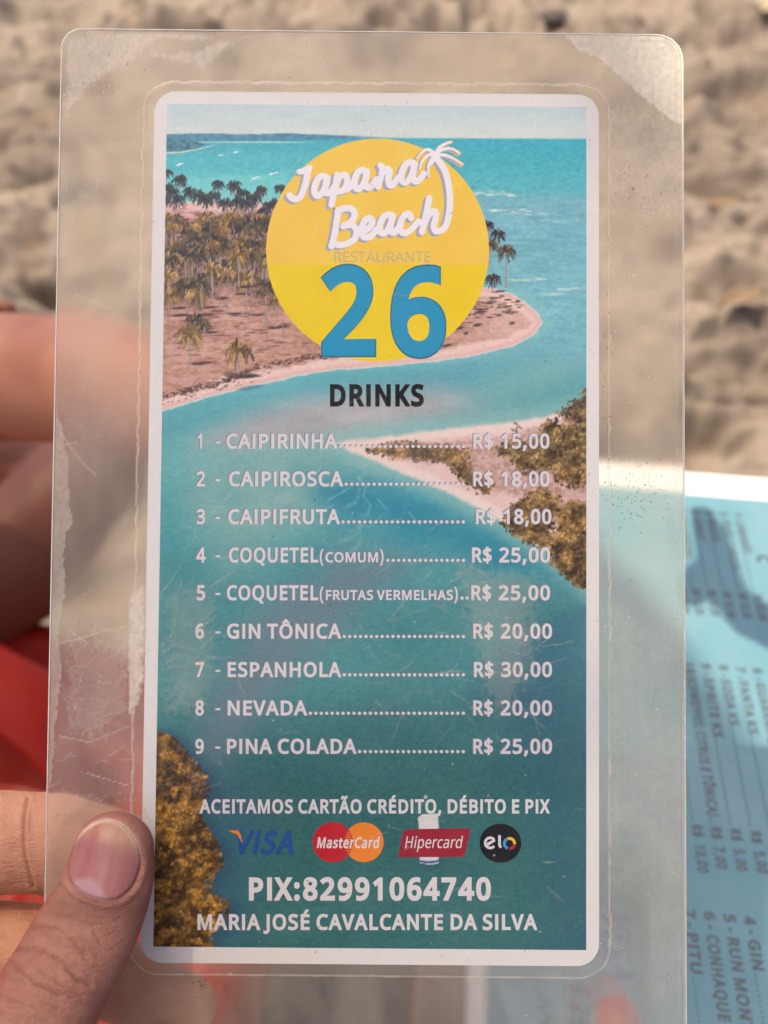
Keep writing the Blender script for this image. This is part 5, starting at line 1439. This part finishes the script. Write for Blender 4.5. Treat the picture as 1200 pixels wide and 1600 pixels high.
def mixc(base, col, a): return base * (1 - a[:, None]) + col * a[:, None]


mott = fbm(hx_ / 20, hy_ / 20, 153, 4)
tone = mixc(tone, C3(178, 116, 92), sstep(.45, .75, mott) * .35)
is_thumb = (hz_ > 0.5 * MM).astype(float)
tone = mixc(tone, C3(150, 99, 82), is_thumb * .94)
tone = mixc(tone, C3(128, 78, 62), is_thumb * sstep(.48, .70, fbm(hx_ / 26, hy_ / 22, 154, 4)) * .22)
tone = mixc(tone, C3(168, 118, 96), is_thumb * sstep(.5, .3, fbm(hx_ / 16, hy_ / 14, 156, 3)) * .4)
tone = mixc(tone, C3(122, 78, 62), is_thumb * sstep(1388, 1412, hy_) * (1 - sstep(1425, 1455, hy_)) * sstep(60, 100, hx_) * .65)  # fold below the nail darkened with painted shade
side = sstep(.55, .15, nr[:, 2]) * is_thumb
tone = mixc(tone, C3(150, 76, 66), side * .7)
tone = mixc(tone, C3(168, 112, 100), is_thumb * sstep(1345, 1290, hy_) * .55 * (nd < 0))
tone = mixc(tone, C3(100, 58, 46), np.clip(cre, 0, 1) * .3)  # shade inside the creases painted as darker skin
nin = thumb * sstep(-1.2, 1.2, nd)
nail = np.tile(C3(154, 98, 92), (len(co), 1))
strk = fbm((hx_ - 165 + (hy_ - 1345) * .22) / 9, hy_ / 60, 155, 3)
nail = mixc(nail, C3(140, 76, 76), sstep(.5, .75, strk) * .18)
nail = mixc(nail, C3(182, 124, 126), sstep(.52, .30, strk) * .2)
nail = mixc(nail, C3(182, 140, 106), sstep(1346, 1300, hy_ + .20 * np.abs(hx_ - 160) - .48 * (hx_ - 168)) * .75)
nail = mixc(nail, C3(150, 76, 84), gs((hx_ - 138) + (hy_ - 1340) * .30, 9) * sstep(1385, 1340, hy_) * .6)
nail = mixc(nail, C3(170, 120, 112), gs((hx_ - 166) + (hy_ - 1340) * .22, 12) * .5)
moon = poly_sd(hx_, hy_, [(112, 1376), (120, 1373), (140, 1370), (150, 1374), (158, 1384), (166, 1397), (174, 1412), (120, 1410)])
nail = mixc(nail, C3(176, 142, 146), sstep(-4, 7, moon) * .6)
nail = mixc(nail, C3(226, 196, 160), gs(nd - 3.5, 2.2) * tipside * .7)
tone = tone * (1 - nin[:, None]) + nail * nin[:, None]
tone = mixc(tone, C3(128, 70, 60), thumb * gs(nd, 1.8) * .5 * (1 - tipside))  # shade in the groove round the nail, painted darker
tone = mixc(tone, C3(232, 208, 178), thumb * gs(nd + .6, 1.6) * .6 * tipside)
tone *= (0.94 + .12 * fbm(hx_ / 3, hy_ / 3, 157, 2))[:, None]
for mx_, my_ in ((91, 1272), (74, 1302)):
    tone = mixc(tone, C3(90, 48, 36), gs(np.hypot(hx_ - mx_, hy_ - my_), 1.8) * .8)
set_color(me, np.clip(tone, 0, 1))
set_float(me, nin, 'nail')
M_SKIN = painted('skin', 0.50, 0.32, 0.22, 1900.0, 0.12)
nt = M_SKIN.node_tree
na = N(nt, 'ShaderNodeAttribute', attribute_name='nail')
mr = N(nt, 'ShaderNodeMapRange'); mr.inputs['To Min'].default_value = 0.50; mr.inputs['To Max'].default_value = 0.42
nt.links.new(na.outputs['Fac'], mr.inputs['Value']); nt.links.new(mr.outputs[0], nt.nodes['Principled BSDF'].inputs['Roughness'])
m2 = N(nt, 'ShaderNodeMapRange'); m2.inputs['To Min'].default_value = 0.40; m2.inputs['To Max'].default_value = 0.0
nt.links.new(na.outputs['Fac'], m2.inputs['Value']); nt.links.new(m2.outputs[0], nt.nodes['Bump'].inputs['Strength'])
# fine lines that cross the finger, laid over the pores
tcs = N(nt, 'ShaderNodeTexCoord'); mps = N(nt, 'ShaderNodeMapping')
mps.inputs['Rotation'].default_value = (0, 0, R(-28)); mps.inputs['Scale'].default_value = (260, 1150, 400)
nts = N(nt, 'ShaderNodeTexNoise', i_Scale=1.0, i_Detail=3.0, i_Distortion=0.6)
nt.links.new(tcs.outputs['Object'], mps.inputs['Vector']); nt.links.new(mps.outputs[0], nts.inputs['Vector'])
bl = N(nt, 'ShaderNodeBump', i_Distance=0.0006)
m3_ = N(nt, 'ShaderNodeMapRange'); m3_.inputs['To Min'].default_value = 0.5; m3_.inputs['To Max'].default_value = 0.0
nt.links.new(na.outputs['Fac'], m3_.inputs['Value']); nt.links.new(m3_.outputs[0], bl.inputs['Strength'])
nt.links.new(nts.outputs['Fac'], bl.inputs['Height']); nt.links.new(nt.nodes['Bump'].outputs[0], bl.inputs['Normal'])
nt.links.new(bl.outputs[0], nt.nodes['Principled BSDF'].inputs['Normal'])
person = link('person', me, M_SKIN, None, True)
person.matrix_world = CARD.mat
tag(person, 'person holding up the framed drinks menu, only the left hand in view', 'person')

# ---- companion on the left: forearm reaching behind the menu over the table, a folded leg below it
A3 = lambda p: np.array(p)
Z_AX = np.array((0, 0, 1.0)); V_AX = np.array((0.15, .75, .65))


def limb(rows, ax=Z_AX): return sweep([(A3(p), w, t, ax) for p, w, t in rows], 28, 6)


fa0, fa1, fa2, fa3 = at(-330, 585, .60), at(20, 590, .535), at(190, 612, .50), at(520, 720, .43)
hand_c = at(620, 742, .425)
body = [
    limb([(fa0, .045, .045), (fa1, .041, .040), (fa2, .037, .034), (fa3, .029, .025), (tuple(Vector(fa3) * .45 + hand_c * .55), .030, .021), (tuple(hand_c), .040, .016)], V_AX),
]
for k_ in range(5):
    a = at((770, 800, 812, 790, 690)[k_], (690, 712, 742, 774, 812)[k_], .418)
    b = at((690, 700, 702, 690, 630)[k_], (706, 722, 742, 764, 786)[k_], .420)
    body.append(limb([(tuple(a), .0070, .0065), (tuple((a + b) / 2 + Vector((0, 0, .006))), .0085, .008), (tuple(b), .0095, .009), (tuple(hand_c), .012, .010)], V_AX))
hip, knee_a = Vector((-.66, .36, .50)), at(215, 720, .80)
body += [
    limb([(tuple(at(150, 745, .82)), .060, .058), (tuple(at(60, 850, .80)), .066, .062), (tuple(at(-70, 935, .78)), .058, .055), (tuple(at(-230, 1010, .76)), .044, .042), (tuple(at(-380, 1050, .74)), .038, .036)]),
    limb([(tuple(at(-420, 1050, .75)), .038, .040), (tuple(at(-330, 1090, .73)), .036, .030), (tuple(at(-260, 1150, .71)), .030, .022)]),
    limb([(tuple(at(160, 740, .84)), .062, .060), (tuple(at(-150, 735, .88)), .076, .074), (tuple(hip), .092, .090)]),
    limb([(tuple(hip), .11, .12), (-.70, .34, .62), .13, .12] if False else [(tuple(hip), .11, .12), ((-.71, .34, .66), .125, .11), ((-.73, .36, .88), .135, .11), ((-.73, .40, 1.04), .12, .09)], np.array((.3, 1, 0))),
    limb([((-.70, .46, 1.02), .058, .055), ((-.63, .50, .90), .048, .046), (tuple(fa0), .045, .045)], V_AX),
]
body.append(limb([(tuple(at(16, 484, .70)), .0075, .007), (tuple(at(-40, 474, .70)), .0085, .008), (tuple(at(-140, 480, .70)), .0095, .009), (tuple(at(-260, 500, .72)), .03, .018), ((-.60, .47, .80), .030, .028), ((-.72, .46, 1.0), .045, .045)]))
me, co = fuse('person', body, 0.0032, 6)
mt = fbm(co[:, 0] / .05 + co[:, 2] / .06, co[:, 1] / .05, 161, 3)
tone = np.tile(C3(186, 124, 94), (len(co), 1))
tone = mixc(tone, C3(150, 88, 66), sstep(.35, .75, mt) * .7)
tone = mixc(tone, C3(120, 68, 46), sstep(.74, .64, co[:, 2]) * .95)  # leg darker than the arm: shade under the arm put into its colour
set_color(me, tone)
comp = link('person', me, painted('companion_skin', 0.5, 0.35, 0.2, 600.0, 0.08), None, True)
tag(comp, 'bare forearm and folded leg of a person sitting on the red chair', 'person')

# ---- unseen hand and arm, added and shaped to cast a shadow on the second menu
def sun_up(px, py, h):
    """Point h above the table on the sunbeam that lands at that pixel of the table."""
    return on_z(px, py, TZ) + SUN_DIR * (h / SUN_DIR.z)


palm_c = sun_up(1268, 1000, .31)
elbow = palm_c + SUN_DIR * .25 + Vector((.10, -.01, 0))
H_AX = np.array((.8, -.5, .2))
arm = [limb([(tuple(palm_c), .030, .015), (tuple(palm_c * .72 + elbow * .28), .024, .020), (tuple(palm_c * .35 + elbow * .65), .037, .034), (tuple(elbow), .040, .040)], H_AX),
       limb([(tuple(elbow), .041, .041), (tuple(elbow + SUN_DIR * .10 + Vector((.10, .02, 0))), .048, .048), (tuple(elbow + SUN_DIR * .18 + Vector((.24, .06, 0))), .056, .056)], H_AX)]
for pts_, r_ in (([(1098, 806), (1113, 866), (1134, 926), (1190, 972)], .0086), ([(1112, 826), (1128, 884), (1150, 935), (1205, 975)], .0084), ([(1076, 938), (1094, 906), (1120, 902), (1180, 985)], .0088), ([(1082, 926), (1106, 922), (1136, 936), (1200, 990)], .0086), ([(1262, 905), (1264, 930), (1266, 950), (1268, 980)], .0088)):
    q_ = [tuple(sun_up(x, y, .31 + .006 * math.sin(i_ * 1.3))) for i_, (x, y) in enumerate(pts_)]
    arm.append(limb([(q_[0], r_ * .80, r_ * .8), (q_[1], r_, r_ * .95), (q_[2], r_ * 1.1, r_), (q_[3], r_ * 1.25, r_ * 1.1), (tuple(palm_c), .014, .012)], H_AX))
me, co = fuse('person', arm, 0.0026, 5)  # unseen hand and arm, added to cast the shadow
tone = np.tile(C3(184, 118, 92), (len(co), 1))
set_color(me, tone)
tag(link('person', me, bpy.data.materials['companion_skin'], None, True), 'unseen raised hand and arm, added to cast the shadow on the pale blue menu', 'person')

# ------------------------------------------------------------------ red plastic chair under the companion
M_RED = plain('red_plastic', (0.40, 0.022, 0.010), 0.38, 0.25, 0.12, 18.0)
chair = tag(empty('plastic_chair', Matrix.Translation((-.36, .235, 0)) @ Matrix.Rotation(R(-14), 4, 'Z')), 'red plastic chair beside the table, under the folded leg', 'chair')


def seat_mesh():
    n = 60
    u = np.linspace(-1, 1, n)
    U, V_ = np.meshgrid(u, u)
    x = .27 * U * np.sqrt(1 - .18 * V_ * V_); y = .25 * V_ * np.sqrt(1 - .18 * U * U)
    r_ = np.maximum(np.abs(U), np.abs(V_))
    z = .405 - .028 * sstep(.95, .2, r_) + .012 * gs(r_ - .88, .05) - .05 * sstep(.93, 1.0, r_) ** 2
    z = z - .004 * gs(np.sin(U * 14), .25) * sstep(.8, .6, r_)
    top, _ = grid_mesh('seat', np.stack([x, y, z], -1), n, n)
    bm = bmesh.new(); bm.from_mesh(top)
    bmesh.ops.solidify(bm, geom=list(bm.faces), thickness=-.006)
    bm.to_mesh(top); bm.free()
    return top


seat = link('seat', seat_mesh(), M_RED, chair, True)
for sx in (-1, 1):
    for sy in (-1, 1):
        a, b = np.array((sx * .215, sy * .195, .385)), np.array((sx * .245, sy * .225, -.02))
        V_, F_ = sweep([(a, .026, .016, np.array((1., 0, 0))), ((a + b) / 2, .024, .015, np.array((1., 0, 0))), (b, .021, .014, np.array((1., 0, 0)))], 16, 4)
        link('leg', mesh('leg', V_, F_), M_RED, chair, True)
for i in range(5):
    yy = -.16 + .08 * i
    V_, F_ = sweep([(np.array((-.235, yy, .38)), .022, .006, np.array((0, 1., 0))), (np.array((-.275, yy * 1.02, .60)), .021, .005, np.array((0, 1., 0))), (np.array((-.315, yy * 1.02, .80)), .021, .005, np.array((0, 1., 0)))], 14, 4)
    link('back_slat', mesh('back_slat', V_, F_), M_RED, chair, True)
V_, F_ = sweep([(np.array((-.29, -.22, .72)), .03, .012, np.array((0, 0, 1.))), (np.array((-.322, -.12, .81)), .036, .012, np.array((0, 0, 1.))), (np.array((-.33, 0, .83)), .038, .012, np.array((0, 0, 1.))), (np.array((-.322, .12, .81)), .036, .012, np.array((0, 0, 1.))), (np.array((-.29, .22, .72)), .03, .012, np.array((0, 0, 1.)))], 16, 5)
link('top_rail', mesh('top_rail', V_, F_), M_RED, chair, True)

_ci = chair.matrix_world.inverted()
V_, F_ = sweep([(np.array(_ci @ at(x, y, d)), .030, .011, np.array((.4, .9, 0.))) for x, y, d in ((-330, 1010, .66), (-150, 1015, .66), (0, 1075, .665), (90, 1140, .675), (150, 1230, .70), (180, 1330, .735))], 16, 6)
link('armrest', mesh('armrest', V_, F_), M_RED, chair, True)

# ------------------------------------------------------------------ bits lying on the sand
M_LEAF = plain('dry_orange_leaf', (0.20, 0.125, 0.062), 0.6, 0.3, 0.35, 60.0)
M_LEAF2 = plain('dry_yellow_leaf', (0.33, 0.26, 0.14), 0.6, 0.3, 0.3, 60.0)
M_PEB = plain('dark_pebble', (0.052, 0.038, 0.028), 0.7, 0.3, 0.4, 30.0)
M_SHELL = plain('orange_shell', (0.36, 0.20, 0.10), 0.45, 0.4, 0.3, 80.0)


def leaf(name, px, py, ln, wd, rz, mat, label):
    p = on_z(px, py, .015)
    n = 14
    vs, fs = [], []
    for i in range(n + 1):
        t = i / n
        w = wd * math.sin(math.pi * min(1, t * 1.02)) ** .8 * (1 - .35 * t)
        zc = .012 * math.sin(t * 3) + .004
        for s in (-1, -.5, 0, .5, 1):
            vs.append(((t - .5) * ln, s * w, zc + .010 * abs(s) * (1 + .6 * math.sin(t * 7))))
    for i in range(n):
        for j in range(4):
            a = i * 5 + j
            fs.append((a, a + 1, a + 6, a + 5))
    me_ = mesh(name, vs, fs)
    bm = bmesh.new(); bm.from_mesh(me_)
    bmesh.ops.solidify(bm, geom=list(bm.faces), thickness=.0012)
    bm.to_mesh(me_); bm.free()
    o = link(name, me_, mat, None, True)
    hgt = float(ground_height(np.array(p.x), np.array(p.y))) - .02
    o.location = (p.x, p.y, hgt + .004); o.rotation_euler = (R(8), R(-6), rz)
    st = link('stalk', mesh('stalk', *sweep([(np.array((-ln * .5, 0, .005)), .0018, .0018, np.array((0, 1., 0))), (np.array((-ln * .72, .01, .012)), .0013, .0013, np.array((0, 1., 0)))], 8, 4)), mat, o, True)
    return tag(o, label, 'leaf', 'dry leaves on the sand')


leaf('dry_leaf', 1146, 505, .12, .022, R(20), M_LEAF, 'large orange dry leaf on the sand right of the held menu, below the other')
leaf('dry_leaf', 1120, 318, .17, .018, R(15), M_LEAF, 'narrow orange dry leaf on the sand right of the menu, above the larger leaf')
leaf('dry_leaf', 1192, 12, .22, .05, R(70), M_LEAF2, 'pale yellow dry leaf on the sand in the top right corner')


def pebble(name, px, py, r_, mat, label, seed, cat='stone', flat=.55):
    p = on_z(px, py, .01)
    bm = bmesh.new()
    bmesh.ops.create_icosphere(bm, subdivisions=3, radius=r_)
    for v_ in bm.verts:
        c = v_.co / r_
        k_ = 1 + .35 * (float(noise(np.array(c.x * 1.6 + seed), np.array(c.y * 1.6 + c.z * 1.3), seed)) - .5) * 2
        v_.co = Vector((c.x * r_ * 1.25 * k_, c.y * r_ * k_, c.z * r_ * flat * k_))
    me_ = bpy.data.meshes.new(name); bm.to_mesh(me_); bm.free()
    o = link(name, me_, mat, None, True)
    o.location = (p.x, p.y, float(ground_height(np.array(p.x), np.array(p.y))) - .02 + r_ * flat * .45); o.rotation_euler = (0, 0, seed)
    return tag(o, label, cat)


pebble('shell', 218, 20, .034, M_SHELL, 'small orange shell on the sand above the menu, left of centre', 3, 'shell')
pebble('stone', 868, 22, .04, M_PEB, 'dark stone on the sand above the menu, right of centre', 9)

# ------------------------------------------------------------------ unseen cloth sunshade, placed and sized to shade the held menu and seats
para = tag(empty('added_parasol', Matrix.Translation((-.95, .27, 0))), 'unseen pale cloth sunshade added to shade the held menu and seats', 'added_parasol')
M_CLOTH, nt, p_, out_ = nodes('added_parasol_cloth')
p_.inputs['Base Color'].default_value = (0.78, 0.74, 0.66, 1); p_.inputs['Roughness'].default_value = 0.9
tl_ = N(nt, 'ShaderNodeBsdfTranslucent'); tl_.inputs['Color'].default_value = (0.80, 0.74, 0.64, 1)
mx_s = N(nt, 'ShaderNodeMixShader'); mx_s.inputs[0].default_value = 0.38
nt.links.new(p_.outputs[0], mx_s.inputs[1]); nt.links.new(tl_.outputs[0], mx_s.inputs[2])
op_ = N(nt, 'ShaderNodeBsdfTransparent'); op_.inputs['Color'].default_value = (1.0, 0.93, 0.80, 1)       # loose weave, added so some warm sun reaches the card
mo_ = N(nt, 'ShaderNodeMixShader'); mo_.inputs[0].default_value = 0.20
nt.links.new(mx_s.outputs[0], mo_.inputs[1]); nt.links.new(op_.outputs[0], mo_.inputs[2]); nt.links.new(mo_.outputs[0], out_.inputs['Surface'])
pv, pf = [], []
na_, nr_ = 96, 10
for i in range(nr_ + 2):
    for j in range(na_):
        a = 2 * math.pi * j / na_
        sag = 1 - .045 * (1 - abs(math.cos(4 * a))) if i else 1
        if i <= nr_:
            r_ = .62 * i / nr_ * (1 - (1 - sag) * i / nr_)
            z = 2.42 - .34 * (i / nr_) ** 1.25
        else:
            r_ = .622 * sag
            z = 2.08 - .05 - .03 * abs(math.sin(8 * a))
        pv.append((r_ * math.cos(a), r_ * math.sin(a), z))
for i in range(nr_ + 1):
    for j in range(na_):
        pf.append((i * na_ + j, (i + 1) * na_ + j, (i + 1) * na_ + (j + 1) % na_, i * na_ + (j + 1) % na_))
link('added_canopy', mesh('added_canopy', pv, pf), M_CLOTH, para, True)
M_POLE = plain('pale_pole', (0.62, 0.60, 0.56), 0.4, 0.5)
V_, F_ = sweep([(np.array((0, 0, -.2)), .019, .019, np.array((1., 0, 0))), (np.array((0, 0, 1.2)), .019, .019, np.array((1., 0, 0))), (np.array((0, 0, 2.44)), .016, .016, np.array((1., 0, 0)))], 20, 3)
link('added_pole', mesh('added_pole', V_, F_), M_POLE, para, True)
for k_ in range(8):
    a = 2 * math.pi * k_ / 8
    V_, F_ = sweep([(np.array((.02 * math.cos(a), .02 * math.sin(a), 2.40)), .004, .004, np.array((0, 0, 1.))), (np.array((.35 * math.cos(a), .35 * math.sin(a), 2.272)), .004, .004, np.array((0, 0, 1.))), (np.array((.61 * math.cos(a), .61 * math.sin(a), 2.085)), .004, .004, np.array((0, 0, 1.)))], 8, 3)
    link('added_rib', mesh('added_rib', V_, F_), M_POLE, para, True)
